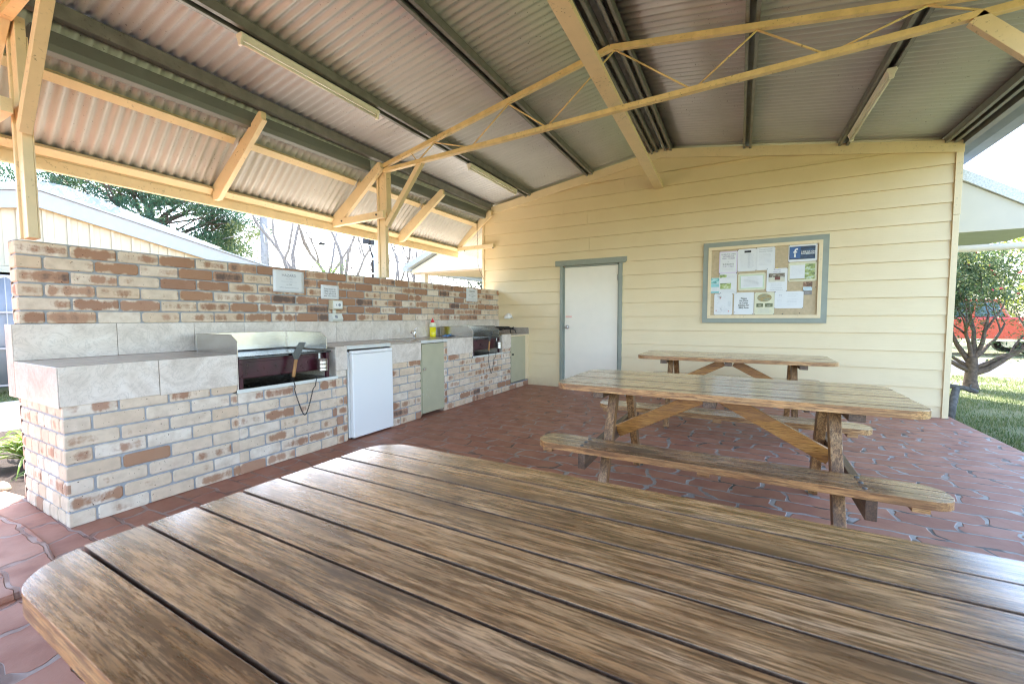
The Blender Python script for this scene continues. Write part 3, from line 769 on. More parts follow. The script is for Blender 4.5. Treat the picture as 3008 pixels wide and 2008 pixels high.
# ------------------------------------------------------------------ weatherboard wall
wb = thing('weatherboard_wall', (-1, WY, 0), 'yellow weatherboard end wall with painted trim, closing the far end of the shelter', 'wall')
RX = -1.04                                                     # ridge line
def roof_z(x, k=.160, top=3.575): return top - k*abs(x-RX)     # underside of the roof sheets
m = MB(); XL, XR = -4.03, 2.012
zs = [-.02] + [.125+.2053*k for k in range(17)]
DX0, DX1, DZ = -2.545, -1.60, 1.975                            # doorway
joints = {13: (-2.12,), 15: (-1.56,), 16: (-1.05,), 12: (.02,), 10: (.025,), 11: (-2.09,), 14: (-2.52,), 2: (), 5: ()}
def board(m, xa, xb, z0, z1):
    # lap profile: thick at the foot, thin at the top
    def zt(x): return min(z1, roof_z(x)-.02)
    if z0 > max(roof_z(xa), roof_z(xb), roof_z(max(xa, min(xb, RX))))-.03: return
    xs = sorted({xa, xb, *[x for x in (RX,) if xa < x < xb]})
    for a, b in zip(xs, xs[1:]):
        za, zb = zt(a), zt(b)
        if za <= z0 and zb <= z0: continue
        if za < z0+.002: a = a + (b-a)*(z0+.002-za)/(zb-za); za = z0+.002
        if zb < z0+.002: b = b - (b-a)*(z0+.002-zb)/(za-zb); zb = z0+.002
        y0, y1 = WY-.017, WY-.002
        n = len(m.v)
        m.v += [(a,y0,z0),(b,y0,z0),(b,y1,zb),(a,y1,za),(a,WY+.02,z0),(b,WY+.02,z0),(b,WY+.02,zb),(a,WY+.02,za)]
        for f in ((0,1,2,3),(4,7,6,5),(0,4,5,1),(3,2,6,7),(0,3,7,4),(1,5,6,2)): m.face([n+i for i in f])
for k in range(17):
    z0, z1 = zs[k], zs[k+1]-.0022
    cuts = [XL] + sorted(joints.get(k, ())) + [XR]
    for a, b in zip(cuts, cuts[1:]):
        a += .0006 if a > XL else 0; b -= .0012 if b < XR else 0
        if z0 < DZ and a < DX0 and b > DX1:
            if z1 <= DZ+.001:
                board(m, a, DX0, z0, z1); board(m, DX1, b, z0, z1)
            else:
                board(m, a, DX0, z0, z1); board(m, DX1, b, z0, z1); board(m, DX0, DX1, DZ, z1)
        else: board(m, a, b, z0, z1)
m.build('cladding', M['boards'], wb)
m = MB(); m.prism([(XL+.01,-.02),(DX0,-.02),(DX0,DZ),(DX1,DZ),(DX1,-.02),(XR-.01,-.02),(XR-.01,roof_z(XR)-.05),(RX,roof_z(RX)-.05),(XL+.01,roof_z(XL)-.05)], 1, WY+.021, WY+.10)
m.build('wall_core', M['boards'], wb)
for sx_, xe in ((-1, -3.93), (1, 2.075)):
    m = MB(); z_r, z_e = roof_z(RX)-.05, roof_z(xe)-.055
    m.prism([(RX, z_r), (xe, z_e), (xe, z_e-.125), (RX, z_r-.125)], 1, WY-.036, WY-.016)
    m.build('bargeboard', M['trim_paint'], wb, bevel=.002)
m = MB(); m.box(2.0125, 2.072, WY-.030, WY+.10, 2.24, 2.95); m.build('corner_trim', M['trim_paint'], wb, bevel=.002)
m = MB(); m.box(2.0125, 2.066, WY-.030, WY+.10, -.02, 2.2375); m.build('corner_trim', M['trim_paint'], wb, bevel=.002)
m = MB(); m.box(-4.065, -4.031, WY-.030, WY+.10, -.02, 2.92); m.build('corner_trim', M['trim_paint'], wb, bevel=.002)
# return of the building behind, seen from the side
m = MB(); m.box(1.95, 2.01, WY+.101, 9.4, -.05, 3.03); m.box(-4.03, -3.97, WY+.101, 9.4, -.05, 3.04)
m.build('side_wall', M['boards'], wb)
m = MB(); m.box(DX0-.08, DX1+.08, WY+.13, WY+.17, -.02, 2.2); m.build('door_sun_block', M['boards'], wb)  # unseen panel added behind the door to stop sun leaking in
# door
dr = thing('door', ((DX0+DX1)/2, WY, 0), 'plain cream door with a grey-green frame in the yellow weatherboard wall', 'door')
m = MB(); m.box(DX0+.045, DX1-.042, WY+.004, WY+.04, .002, 1.935); m.build('door_leaf', M['door_white'], dr, bevel=.002)
m = MB(); m.box(DX0-.03, DX0+.020, WY-.036, WY+.01, 0, 1.962); m.box(DX1-.015, DX1+.030, WY-.036, WY+.01, 0, 1.962)
m.box(DX0+.0202, DX0+.044, WY-.006, WY+.05, 0, 1.945); m.box(DX1-.041, DX1-.0152, WY-.006, WY+.05, 0, 1.945); m.box(DX0+.0442, DX1-.0412, WY-.004, WY+.05, 1.937, 1.962)
m.build('door_frame', M['greygreen'], dr, bevel=.003)
m = MB(); m.prism([(-2.652,1.9625),(-1.53,1.9625),(-1.503,1.985),(-1.503,2.048),(-2.652,2.048)], 1, WY-.044, WY+.01)
m.build('door_head', M['greygreen'], dr, bevel=.003)
for hz_ in (.22, 1.70):
    m = MB(); m.tube([(DX1-.046,WY-.001,hz_),(DX1-.046,WY-.001,hz_+.09)], .006, 8); m.build('hinge', M['tin'], dr)
m = MB(); hx = DX0+.095; m.tube([(hx,WY+.003,.985),(hx,WY-.006,.985)], .030, 20); m.tube([(hx,WY-.006,.985),(hx,WY-.035,.985)], .010, 12)
m.tube([(hx,WY-.030,.985),(hx,WY-.040,.985),(hx,WY-.058,.985),(hx,WY-.064,.985)], [.014,.026,.027,.016], 18); m.build('door_knob', M['chrome'], dr)
m = MB(); m.box(DX0+.06, DX0+.165, WY+.0015, WY+.0035, 1.135, 1.165); st = m.build('sticker', simple('pink_sticker', (.80,.50,.42), .6), dr)
# vent hood, cable
vn = MB(); vx, vz = -3.53, 1.115
prof = []
n0 = 10
for i in range(n0+1):
    a = math.pi*i/n0
    vn.v.append((vx+.072*math.cos(a), WY-.015, vz+.105*math.sin(a)))
for i in range(n0+1):
    a = math.pi*i/n0
    vn.v.append((vx+.070*math.cos(a), WY-.06, vz+.03+.06*math.sin(a)))
for i in range(n0+1):
    a = math.pi*i/n0
    vn.v.append((vx+.055*math.cos(a), WY-.085, vz+.005+.02*math.sin(a)))
for r_ in range(2):
    for i in range(n0): vn.face([r_*(n0+1)+i, r_*(n0+1)+i+1, (r_+1)*(n0+1)+i+1, (r_+1)*(n0+1)+i], sm=True)
vn.face([2*(n0+1)+i for i in range(n0+1)])
tag(vn.build('vent_cowl', M['white']), 'small white shell shaped vent cowl on the yellow wall above the far cupboard', 'vent')
m = MB(); m.tube([(-4.12,WY-.10,2.95),(-4.13,WY-.09,2.70),(-4.12,WY-.08,2.3),(-4.13,WY-.07,2.1),(-4.09,WY-.06,1.95),(-4.02,WY-.04,1.82)], .004, 6)
tag(m.build('cable', M['black']), 'thin black cable dangling beside the left edge of the yellow wall', 'cable')

# ------------------------------------------------------------------ notice board and papers
nb = thing('notice_board', (.235, WY, 1.06), 'cork notice board in a wide grey-green frame on the yellow wall', 'notice board')
ax0, ax1, az0, az1 = -.458, .935, 1.058, 2.140; yb_ = WY-.016
def ring4(m, x0, x1, z0, z1, w_, ya, yb):
    m.prism([(x0,z0),(x1,z0),(x1-w_,z0+w_),(x0+w_,z0+w_)], 1, ya, yb); m.prism([(x0,z1),(x1,z1),(x1-w_,z1-w_),(x0+w_,z1-w_)], 1, ya, yb)
    m.prism([(x0,z0),(x0+w_,z0+w_),(x0+w_,z1-w_),(x0,z1)], 1, ya, yb); m.prism([(x1,z0),(x1-w_,z0+w_),(x1-w_,z1-w_),(x1,z1)], 1, ya, yb)
m = MB(); ring4(m, ax0, ax1, az0, az1, .062, yb_-.022, yb_); m.build('outer_frame', M['greygreen'], nb, bevel=.0012, seg=1)
m = MB(); ring4(m, ax0+.0625, ax1-.0625, az0+.0625, az1-.0625, .040, yb_-.030, yb_); m.build('inner_frame', M['trim_paint'], nb, bevel=.0012, seg=1)
m = MB(); m.box(ax0+.10, ax1-.10, yb_-.010, yb_, az0+.10, az1-.10); m.build('cork_panel', M['cork'], nb)
PY = yb_-.0105
papers = [0]
def paper(x0, x1, z0, z1, label, mat='paper', tilt=0.0, lay=0, pins=((.02,.985),(.98,.985),(.02,.015),(.98,.015)), pinm='pin', name='notice'):
    papers[0] += 1
    o = thing(name, ((x0+x1)/2, PY, z0), label, 'notice', 'papers pinned to the notice board')
    c_ = Vector(((x0+x1)/2, PY-.0015-.0022*lay, (z0+z1)/2)); ux = Vector((1, 0, tilt)).normalized(); uz = Vector((-tilt, 0, 1)).normalized()
    W, H = (x1-x0)/2, (z1-z0)/2; nn = 6; m = MB(); k = papers[0]
    for i in range(nn+1):
        for j in range(nn+1):
            u, v = (i/nn*2-1)*W, (j/nn*2-1)*H
            e = max(abs(u)/W, abs(v)/H)**6
            p = c_ + ux*u + uz*v + Vector((0,-1,0))*(.0006*(1+noise.noise(Vector((u*18, v*18, k)))) + .0012*e*(noise.noise(Vector((u*30, v*30, k+9)))+.5))
            m.v.append(tuple(p))
    for i in range(nn):
        for j in range(nn):
            a = i*(nn+1)+j; m.face([a, a+nn+1, a+nn+2, a+1])
    m.build('sheet', M[mat], o)
    def at(u, v, d=.0030): return c_ + ux*(u*2-1)*W + uz*(v*2-1)*H + Vector((0,-d,0))
    if pins:
        m = MB()
        for (u, v) in pins:
            p = at(u, v, .002); m.tube([p, p+Vector((0,-.004,0))], .0045, 8)
        m.build('drawing_pin', M[pinm], o)
    def text(txt, size, u, v, mt='greyink', **kw): return add_text(o, txt, size, at(u, v), ux, uz, M[mt], **kw)
    def patch(u0, u1, v0, v1, mt, nm='picture', d=.0026):
        q = MB(); q.poly([at(u0,v0,d), at(u1,v0,d), at(u1,v1,d), at(u0,v1,d)]); return q.build(nm, mt if not isinstance(mt, str) else M[mt], o)
    def lines(u0, u1, vs, mt='paleink', h=.010, gap=.5, seed=1):
        q = MB(); rr = random.Random(seed)
        for v in vs:
            a = u0 + rr.uniform(0, .1)*(u1-u0)
            e = u1 - rr.uniform(0, .18)*(u1-u0)
            while a < e:
                b = min(e, a + rr.uniform(.03, .09)); q.poly([at(a,v), at(b,v), at(b,v+h), at(a,v+h)]); a = b + .015
        q.build('print_lines', M[mt], o)
    return o, text, patch, lines
def m_photo(name, cols, scale=22, stretch=(1, 1, 1.6)):
    t = NT(name); c = t.coord(stretch); n = t.noise(c, scale, 5, .65)
    k = len(cols)-1; t.set(Base__Color=t.ramp(n, [(.32+.36*i/k, q) for i, q in enumerate(cols)]), Roughness=.4); return t.mat
P1 = m_photo('landscape_print', [(.05,.09,.05), (.35,.42,.12), (.62,.72,.75)])
P2 = m_photo('green_field_print', [(.04,.06,.03), (.35,.45,.12), (.75,.78,.6)])
P3 = m_photo('house_print', [(.04,.035,.03), (.20,.16,.11), (.62,.60,.55)])
P4 = m_photo('blue_banner_print', [(.005,.012,.03), (.012,.03,.075), (.05,.13,.26)], 9, (1, 1, 5))
P5 = m_photo('sea_print', [(.03,.14,.13), (.20,.5,.5), (.55,.75,.75)])
P6 = m_photo('brown_rock_print', [(.03,.015,.01), (.22,.10,.05), (.5,.35,.25)], 30)
P7 = m_photo('dark_green_plate', [(.04,.05,.03), (.12,.14,.06), (.22,.22,.10)], 30)
P8 = m_photo('valley_oval_print', [(.06,.09,.06), (.45,.30,.10), (.18,.25,.18), (.60,.42,.18)], 14, (1, 1, 4))
o, T, P, L = paper(-.262, -.045, 1.722, 2.014, 'lilac bordered museum opening hours notice, top left on the board', 'lilac', -.01)
P(.06,.94,.05,.95,'paper','inner_panel',.0022)
T('MUSEUM IS OPEN', .0215, .5, .84, 'purpleink'); T('SATURDAYS', .025, .5, .74, 'purpleink'); T('10AM - 11.30AM', .022, .5, .65, 'purpleink'); T('&', .018, .5, .52)
T('SUNDAYS', .030, .5, .38, 'ink'); T('12.30 - 1.30pm', .022, .5, .29, 'purpleink'); L(.15,.85,(.2,.14), 'paleink')
o, T, P, L = paper(-.042, .172, 1.738, 2.030, 'plain typed price list with a small dark heading block, top row beside the lilac notice', 'paper', .01, 0)
P(.36,.72,.83,.92,'ink'); L(.12,.9,[.76-.045*i for i in range(15)], 'paleink', .008, seed=4); L(.55,.68,[.74-.045*i for i in range(14)], 'paleink', .014, seed=9)
o, T, P, L = paper(.168, .378, 1.742, 2.034, 'typed trading hours sheet with a thin border, top row next to the price list', 'paper', 0, 1)
T('THE FARM GARDEN', .0165, .5, .88, 'greyink'); T('TRADING HOURS', .019, .5, .79, 'greyink'); L(.12,.88,[.70-.052*i for i in range(10)], 'paleink', .010, seed=6)
P(.04,.048,.03,.97,'paleink','border_line'); P(.952,.96,.03,.97,'paleink','border_line')
o, T, P, L = paper(.522, .820, 1.826, 2.036, 'dark blue LIKE US ON FACEBOOK poster at the top right of the board', 'paper', 0, 0)
P(.03,.93,.14,.90,P4,'banner'); q_ = P(.05,.42,.20,.86, simple('social_blue', (.03,.10,.28), .4), 'logo_panel', .0034)
def at_(o, x, z, d): return (x, PY-.0015-d, z)
add_text(o, 'f', .150, (.592, PY-.0062, 1.885), (1,0,0), (0,0,1), M['paper'], offset=.002)
add_text(o, 'LIKE US ON\nFACEBOOK!', .0275, (.728, PY-.0062, 1.937), (1,0,0), (0,0,1), M['paper'], spacing=.85, offset=.0006)
o, T, P, L = paper(.526, .822, 1.582, 1.818, 'yellow edged leaflet with a green valley photograph, below the blue poster', 'cream_paper', 0, 0)
P(.06,.58,.14,.86,'paper','text_panel'); P(.585,.93,.10,.90,P1); L(.08,.54,[.78-.06*i for i in range(8)], 'paleink', .008, seed=2); P(.06,.58,.08,.135,simple('olive_strip',(.35,.30,.12),.6),'strip')
o, T, P, L = paper(-.356, -.235, 1.462, 1.668, 'turquoise holiday flyer at the left edge of the board, half under a white sheet', 'paper', 0, 0)
P(0.01,.99,.62,.99,P5); P(.01,.99,.40,.6, simple('pale_aqua', (.30,.62,.66), .5), 'band'); L(.1,.7,(.34,.28,.22,.16), 'paleink', seed=3); P(.01,.99,.01,.11, simple('aqua', (.20,.55,.60), .5), 'band')
o, T, P, L = paper(-.256, -.045, 1.449, 1.722, 'white sheet with two small green landscape photographs, under the lilac notice', 'paper', 0, 1)
P(.02,.42,.80,.94,P2); P(.06,.68,.24,.52,P2); L(.45,.95,(.86,.82,.78), 'paleink', seed=8); L(.06,.94,(.17,.12,.07), 'paleink', seed=5)
o, T, P, L = paper(-.030, .283, 1.487, 1.710, 'certificate with a ragged yellow and green border in the middle of the board', 'cream_paper', .012, 0)
P(.06,.94,.10,.90,simple('pale_green_print', (.55,.66,.50), .6),'border'); P(.10,.90,.15,.85,'paper','panel',.003); T('Camp Ground', .016, .5, .72, 'paleink'); L(.18,.82,[.62-.07*i for i in range(6)], 'paleink', .012, seed=7)
o, T, P, L = paper(.293, .518, 1.461, 1.756, 'for sale sheet with a photograph of a house, right of the certificate', 'paper', 0, 2)
T('FOR SALE', .017, .5, .91, 'purpleink'); T('bedroom unit', .014, .5, .84, 'purpleink'); P(.10,.88,.62,.79,P3); P(.10,.88,.42,.615, simple('pale_sand', (.62,.60,.50), .6), 'picture'); P(.40,.66,.50,.64, simple('brown_red', (.16,.06,.05), .6), 'picture', .003); L(.2,.8,[.34-.04*i for i in range(4)], 'paleink', .008, seed=12); L(.15,.85,(.14,.07), 'greyink', .010, seed=13)
o, T, P, L = paper(.689, .781, 1.512, 1.571, 'topmost of three business cards, brown rock picture', 'paper', 0, 0, ()); P(0,1,0,1,P6)
o, T, P, L = paper(.687, .779, 1.462, 1.509, 'pale blue business card, middle of three', 'paper', 0, 1, ((.05,.1),(.95,.9))); P(0,1,0,1,simple('pale_blue', (.55,.68,.76), .5),'tint',.002); L(.1,.9,(.7,.45,.2), 'paleink', .06)
o, T, P, L = paper(.687, .779, 1.410, 1.460, 'grey business card, lowest of three', 'paper', 0, 0, ()); P(0,1,0,1,simple('warm_grey', (.22,.20,.19), .5),'tint',.002); T('RETREAT', .014, .5, .4, 'paleink')
o, T, P, L = paper(-.312, -.090, 1.168, 1.452, 'hand drawn mud map with red pins, bottom left corner of the board', 'paper', 0, 0)
q = MB(); rr = random.Random(4)
for i in range(9):
    x, z = rr.uniform(-.29,-.15), rr.uniform(1.2, 1.42); pts = [(x, PY-.005, z)]
    for k in range(6): x += rr.uniform(-.03,.035); z += rr.uniform(-.03,.03); x = min(-.10, max(-.30, x)); z = min(1.44, max(1.18, z)); pts.append((x, PY-.005, z))
    q.tube(pts, .0008, 3)
q.build('map_lines', M['paleink'], o)
q = MB()
for x, z in ((-.235,1.395),(-.285,1.225),(-.135,1.215)): q.tube([(x,PY-.003,z),(x,PY-.009,z)], .0065, 10)
q.build('red_pin', M['redpin'], o)
L(.75,.95,[.62-.03*i for i in range(8)], 'paleink', .008, seed=21)
o, T, P, L = paper(-.073, .157, 1.171, 1.461, 'white notice asking for no dogs in the camp kitchen, bottom row', 'paper', 0, 0, ((.95,.03),(.04,.10)))
for i, s_ in enumerate(('Please', 'No Dogs', 'In Camp', 'Kitchen Or', 'BBQ Area')): T(s_, .0275, .5, .70-.105*i, 'ink', offset=.0006)
o, T, P, L = paper(.165, .387, 1.168, 1.456, 'cream flyer with an oval valley picture and two dark green plates, bottom row', 'cream_paper', 0, 1)
q = MB(); pts = []
for i in range(28): a = 2*math.pi*i/28; pts.append((.276+.080*math.cos(a), PY-.0085, 1.386+.052*math.sin(a)))
q.poly(pts); q.build('picture', P8, o)
P(.10,.44,.34,.50,P7); P(.54,.92,.34,.50,P7); T('STABLE\nOPEN', .012, .27, .42, 'cream_paper'); T('HORSE\nRIDES', .012, .73, .42, 'cream_paper'); L(.15,.85,[.26-.05*i for i in range(5)], 'paleink', .009, seed=14)
o, T, P, L = paper(.388, .694, 1.245, 1.460, 'wide white information sheet, right end of the bottom row', 'paper', -.004, 2)
T('M', .042, .2, .70, 'paleink'); L(.42,.82,(.82,.70,.52,.44,.36,.22), 'paleink', .014, seed=15); L(.08,.26,[.5-.07*i for i in range(6)], 'paleink', .010, seed=16)
# loose pins left in the cork
for i, (x, z, mt) in enumerate(((.405,1.762,'soap'),(.478,1.176,'pin'),(.660,1.182,'pin'),(.815,1.500,'pin'))):
    m = MB(); m.tube([(x,PY-.0005,z),(x,PY-.007,z)], .007 if i == 1 else .0055, 10)
    tag(m.build('drawing_pin', M[mt]), ('lone yellow pin in bare cork above the for sale sheet','largest black pin in bare cork below the wide sheet','small pin in bare cork at the bottom right','small pin by the right edge of the cork')[i], 'pin', 'loose pins in the cork')

# ------------------------------------------------------------------ shelter roof structure
sh = thing('picnic_shelter', (-1, 3, 0), 'open sided shelter with corrugated iron roof, yellow timber posts and steel truss', 'shelter')
def corr(name, p00, p10, pitch, amp, y0, y1, mat, thick=.001):
    """corrugated sheet: ridges run p00->p10 (given in x,z); waves march along y"""
    m = MB(); n = int((y1-y0)/pitch*8); nz = 3
    nrm = Vector((-(p10[1]-p00[1]), p10[0]-p00[0])).normalized()
    for i in range(n+1):
        y = y0 + (y1-y0)*i/n; o = amp*math.sin(2*math.pi*(y-y0)/pitch)
        lap = .0025 if int((y-y0)/(pitch*10)) % 2 else 0
        for j in range(nz+1):
            t = j/nz; m.v.append((lerp(p00[0],p10[0],t)+nrm.x*(o+lap), y, lerp(p00[1],p10[1],t)+nrm.y*(o+lap)))
    for i in range(n):
        for j in range(nz):
            a = i*(nz+1)+j; m.face([a, a+1, a+nz+2, a+nz+1], sm=True)
    ob = m.build(name, mat, sh); s_ = ob.modifiers.new('solid', 'SOLIDIFY'); s_.thickness = thick; s_.offset = 1
    return ob
RZ = .010
corr('roof_sheet', (RX-.01, roof_z(RX)+RZ), (-4.02, roof_z(-4.02)+RZ), .0762, .0105, -2.6, 9.5, M['zinc'])
corr('roof_sheet', (RX+.01, roof_z(RX)+RZ), (2.36, roof_z(2.36)+RZ), .0762, .0105, -2.6, 9.5, M['zinc'])
m = MB(); 
for s_ in (-1, 1): m.prism([(RX, roof_z(RX)+.035), (RX+s_*.2, roof_z(RX+.2)+.035), (RX+s_*.2, roof_z(RX+.2)+.033), (RX, roof_z(RX)+.033)], 1, -2.6, 9.5)
m.build('ridge_cap', M['zinc'], sh)
def cee(m, x, y0, y1, ztop, h=.085, w=.05, lip=.016, t=.0035, flip=1, z2=None, x2=None):
    """C-section purlin, open side facing flip; ends may differ in x,z"""
    z2 = ztop if z2 is None else z2; x2 = x if x2 is None else x2
    def seg(xa, xb, za, zb):
        a = [(x+xa*flip, y0, ztop+za), (x+xb*flip, y0, ztop+za), (x+xb*flip, y0, ztop+zb), (x+xa*flip, y0, ztop+zb)]
        b = [(x2+xa*flip, y1, z2+za), (x2+xb*flip, y1, z2+za), (x2+xb*flip, y1, z2+zb), (x2+xa*flip, y1, z2+zb)]
        m.hexa(a, b)
    seg(0, t, -h, 0); seg(t, w, -t, 0); seg(t, w, -h, -h+t); seg(w-t, w, -h+t, -h+lip); seg(w-t, w, -lip, -t)
def purlin(x, w=.096, h=.072, lip=.027, t=.003, y1=WY+.4):
    """lipped channel, open side down, lying along the roof slope"""
    m = MB(); z = roof_z(x) - .013; k = -.160 if x > RX else .160
    for xa, xb, za, zb in ((-w/2, w/2, -t, 0), (-w/2, -w/2+t, -h, -t), (w/2-t, w/2, -h, -t), (-w/2+t, -w/2+lip, -h, -h+t), (w/2-lip, w/2-t, -h, -h+t), (-w/2+lip-t, -w/2+lip, -h+t, -h+.016), (w/2-lip, w/2-lip+t, -h+t, -h+.016)):
        q = [(xa, za), (xb, za), (xb, zb), (xa, zb)]
        m.hexa([(x+a, -2.6, z+b_+a*k) for a, b_ in q], [(x+a, y1, z+b_+a*k) for a, b_ in q])
    return m.build('purlin', M['purlin'], sh)
for px_ in (-3.145, -2.09, -1.125, -.945, .03, 1.03, 1.96): purlin(px_)
# left eave purlin and the grey-green box gutter under it
m = MB(); cee(m, -3.79, -2.6, WY+.02, roof_z(-3.79)-.012, h=.095, w=.065, flip=-1, x2=-3.87, z2=roof_z(-3.87)-.004); m.build('eave_purlin', M['purlin'], sh)
for ya, yb in ((-2.6,.80),(.93,3.66),(3.90,6.30)):
    m = MB(); xa = lerp(-3.865, -3.945, (ya-.8)/5.6); xb = lerp(-3.865, -3.945, (yb-.8)/5.6)
    pr = [(0,.015),(-.012,.105),(-.10,.105),(-.13,.02),(-.09,-.028),(-.01,-.028)]
    m.hexa([(xa+p[0], ya, 2.852+p[1]) for p in pr], [(xb+p[0], yb, 2.905+p[1]) for p in pr])
    m.build('gutter', M['gutter_green'], sh, bevel=.004)
# steep skillion sheets hanging outside the posts
SKT, SKB = (-3.885, 3.083), (-4.68, 2.335)
m_sk = corr('skillion_sheet', SKT, SKB, .0762, .0105, -2.6, 7.3, M['zinc'])  # carried on unseen past the end wall to block a sun leak
def along(t, off=0):
    d = Vector((SKB[0]-SKT[0], SKB[1]-SKT[1])); L = d.length; d /= L; n_ = Vector((-d.y, d.x))
    if n_.y > 0: n_ = -n_
    p = Vector(SKT) + d*L*t + n_*off; return p
for t in (.37, .90):
    p = along(t, .032)
    for ya, yb in ((-2.6,.78),(.84,2.25),(2.31,3.64),(3.69,4.80),(4.86,6.33)):
        m = MB(); m.beam((p.x, ya, p.y), (p.x, yb, p.y), .065, .042, (SKT[0]-SKB[0], 0, SKT[1]-SKB[1])) if False else m.beam((p.x, ya, p.y), (p.x, yb, p.y), .042, .068, (SKT[0]-SKB[0], 0, SKT[1]-SKB[1]))
        m.build('batten', M['frame_paint'], sh, bevel=.002)
m = MB(); m.box(-4.635, -4.605, -2.6, 6.36, 2.335, 2.418); m.build('fascia_board', M['frame_paint'], sh, bevel=.003)
m = MB(); m.box(-4.645, -4.598, -2.6, 6.37, 2.248, 2.333); m.build('fascia_board', M['frame_paint'], sh, bevel=.003)
# rafters
def rafter(y, w=.045, h=.10, top=(-3.745, 2.915), foot=(-4.545, 2.345), zshift=0):
    m = MB(); t = Vector((top[0], 0, top[1]+zshift)); f = Vector((foot[0], 0, foot[1]))
    d = (f-t).normalized(); n_ = Vector((-d.z, 0, d.x)) * (h/2)
    if n_.z < 0: n_ = -n_
    pl = [(t+n_).xz if False else ((t+n_).x, (t+n_).z), (top[0]+.01, (t+n_).z-.005), (top[0]+.01, (t-n_).z+.02), ((t-n_).x, (t-n_).z), (foot[0]+.055, foot[1]-.052), (foot[0]-.03, foot[1]-.052), (foot[0]-.05, foot[1]+.07)]
    m.prism(pl, 1, y-w/2, y+w/2); return m.build('rafter', M['frame_paint'], sh, bevel=.003)
rafter(.80); rafter(2.28); rafter(3.66, .05); rafter(4.83); rafter(WY-.06, .05, top=(-3.85, 2.955), foot=(-4.66, 2.40))
rafter(-.75); rafter(-2.2)
def tie(y, x0, x1, z0, z1, h=.082, w=.05):
    m = MB(); m.beam((x0, y, z0), (x1, y, z1), w, h); return m.build('tie', M['frame_paint'], sh, bevel=.003)
tie(3.655, -4.53, -3.695, 2.338, 2.352); tie(WY-.065, -4.63, -3.80, 2.385, 2.390, .07); tie(.775, -4.53, -3.70, 2.375, 2.352)
# posts: main stud with side cleats
def post(y, x=-3.811, z0=1.62, top=2.90):
    m = MB(); m.box(x-.030, x+.061, y, y+.045, z0, top); m.box(x-.061, x-.0305, y-.012, y+.05, z0, top-.05); m.box(x-.045, x+.061, y+.0455, y+.052, z0, top-.1)
    return m.build('post', M['frame_paint'], sh, bevel=.003)
post(3.72); post(.835)
m = MB(); m.box(-3.749, -3.725, 3.722, 3.80, 2.33, 2.90); m.build('post_packer', M['frame_paint'], sh, bevel=.002)
m = MB(); m.box(2.02, 2.10, 3.70, 3.84, 0, 2.95); m.build('post', M['frame_paint'], sh, bevel=.003)
# knee braces
for y in (3.72, .84):
    m = MB(); m.beam((-3.72, y, 2.235), (-3.16, y, 2.90), .055, .062, (1,0,0)); m.build('knee_brace', M['frame_paint'], sh, bevel=.003)
m = MB(); m.beam((2.05, 3.70, 2.02), (1.22, 3.70, 2.955), .05, .085, (1,0,0)); m.build('knee_brace', M['frame_paint'], sh, bevel=.003)
for y, side in ((3.655, -1), (.775, -1), (6.315, -1)):
    for (bx_, bz_) in ((-4.40, 2.345), (-3.80, 2.352)):
        m = MB(); m.tube([(bx_, y-.0255, bz_), (bx_, y-.034, bz_)], .012, 8); m.build('bolt', M['darkbark'], sh)
# steel truss
def truss(y):
    tr = MB(); bc_ = [(-3.735,2.868),(-1.0,2.925),(.49,2.952),(2.02,2.985)]
    for a, b in zip(bc_, bc_[1:]): tr.beam((a[0],y,a[1]), (b[0],y,b[1]), .05, .042)
    T_ = tr.build('truss_chord', M['truss_paint'], sh, bevel=.002)
    tc = MB(); top = [(-3.735,2.925),(-1.04,3.455),(2.02,2.965)]
    for a, b in zip(top, top[1:]): tc.beam((a[0],y,a[1]), (b[0],y,b[1]), .042, .046)
    tc.build('truss_chord', M['truss_paint'], sh, bevel=.002)
    wv = MB(); pts = [(-3.22,2.885),(-2.977,3.045),(-2.50,2.90),(-2.05,3.23),(-1.64,2.92),(-1.0,3.43),(-.37,2.935),(.06,3.255),(.49,2.955),(1.0,3.105),(1.30,2.97),(1.55,3.02),(1.75,2.975)]
    for a, b in zip(pts, pts[1:]): wv.tube([(a[0],y,a[1]),(b[0],y,b[1])], .0075, 8)
    wv.tube([(-3.30,y,2.985),(-3.22,y,2.885)], .006, 6)
    wv.build('truss_rod', M['truss_paint'], sh)
truss(3.70); truss(.80)
m = MB(); m.hexa([(-1.125,-2.6,3.36),(-1.0,-2.6,3.36),(-1.0,-2.6,3.405),(-1.125,-2.6,3.405)], [(-1.125,WY-.016,2.972),(-1.0,WY-.016,2.972),(-1.0,WY-.016,3.018),(-1.125,WY-.016,3.018)])
m.build('tie_beam', M['frame_paint'], sh, bevel=.003)
# right-hand eave gutter
m = MB(); z = roof_z(2.30)-.02
m.prism([(2.10,z+.012),(2.34,z-.03),(2.36,z+.05),(2.372,z+.05),(2.352,z-.045),(2.22,z-.045),(2.09,z+.0)], 1, -2.6, 9.5); m.build('gutter', M['blue_steel'], sh, bevel=.003)
m = MB(); cee(m, 2.06, -2.6, WY+.02, roof_z(2.06)-.012, h=.085, w=.06, flip=1); m.build('eave_purlin', M['purlin'], sh)

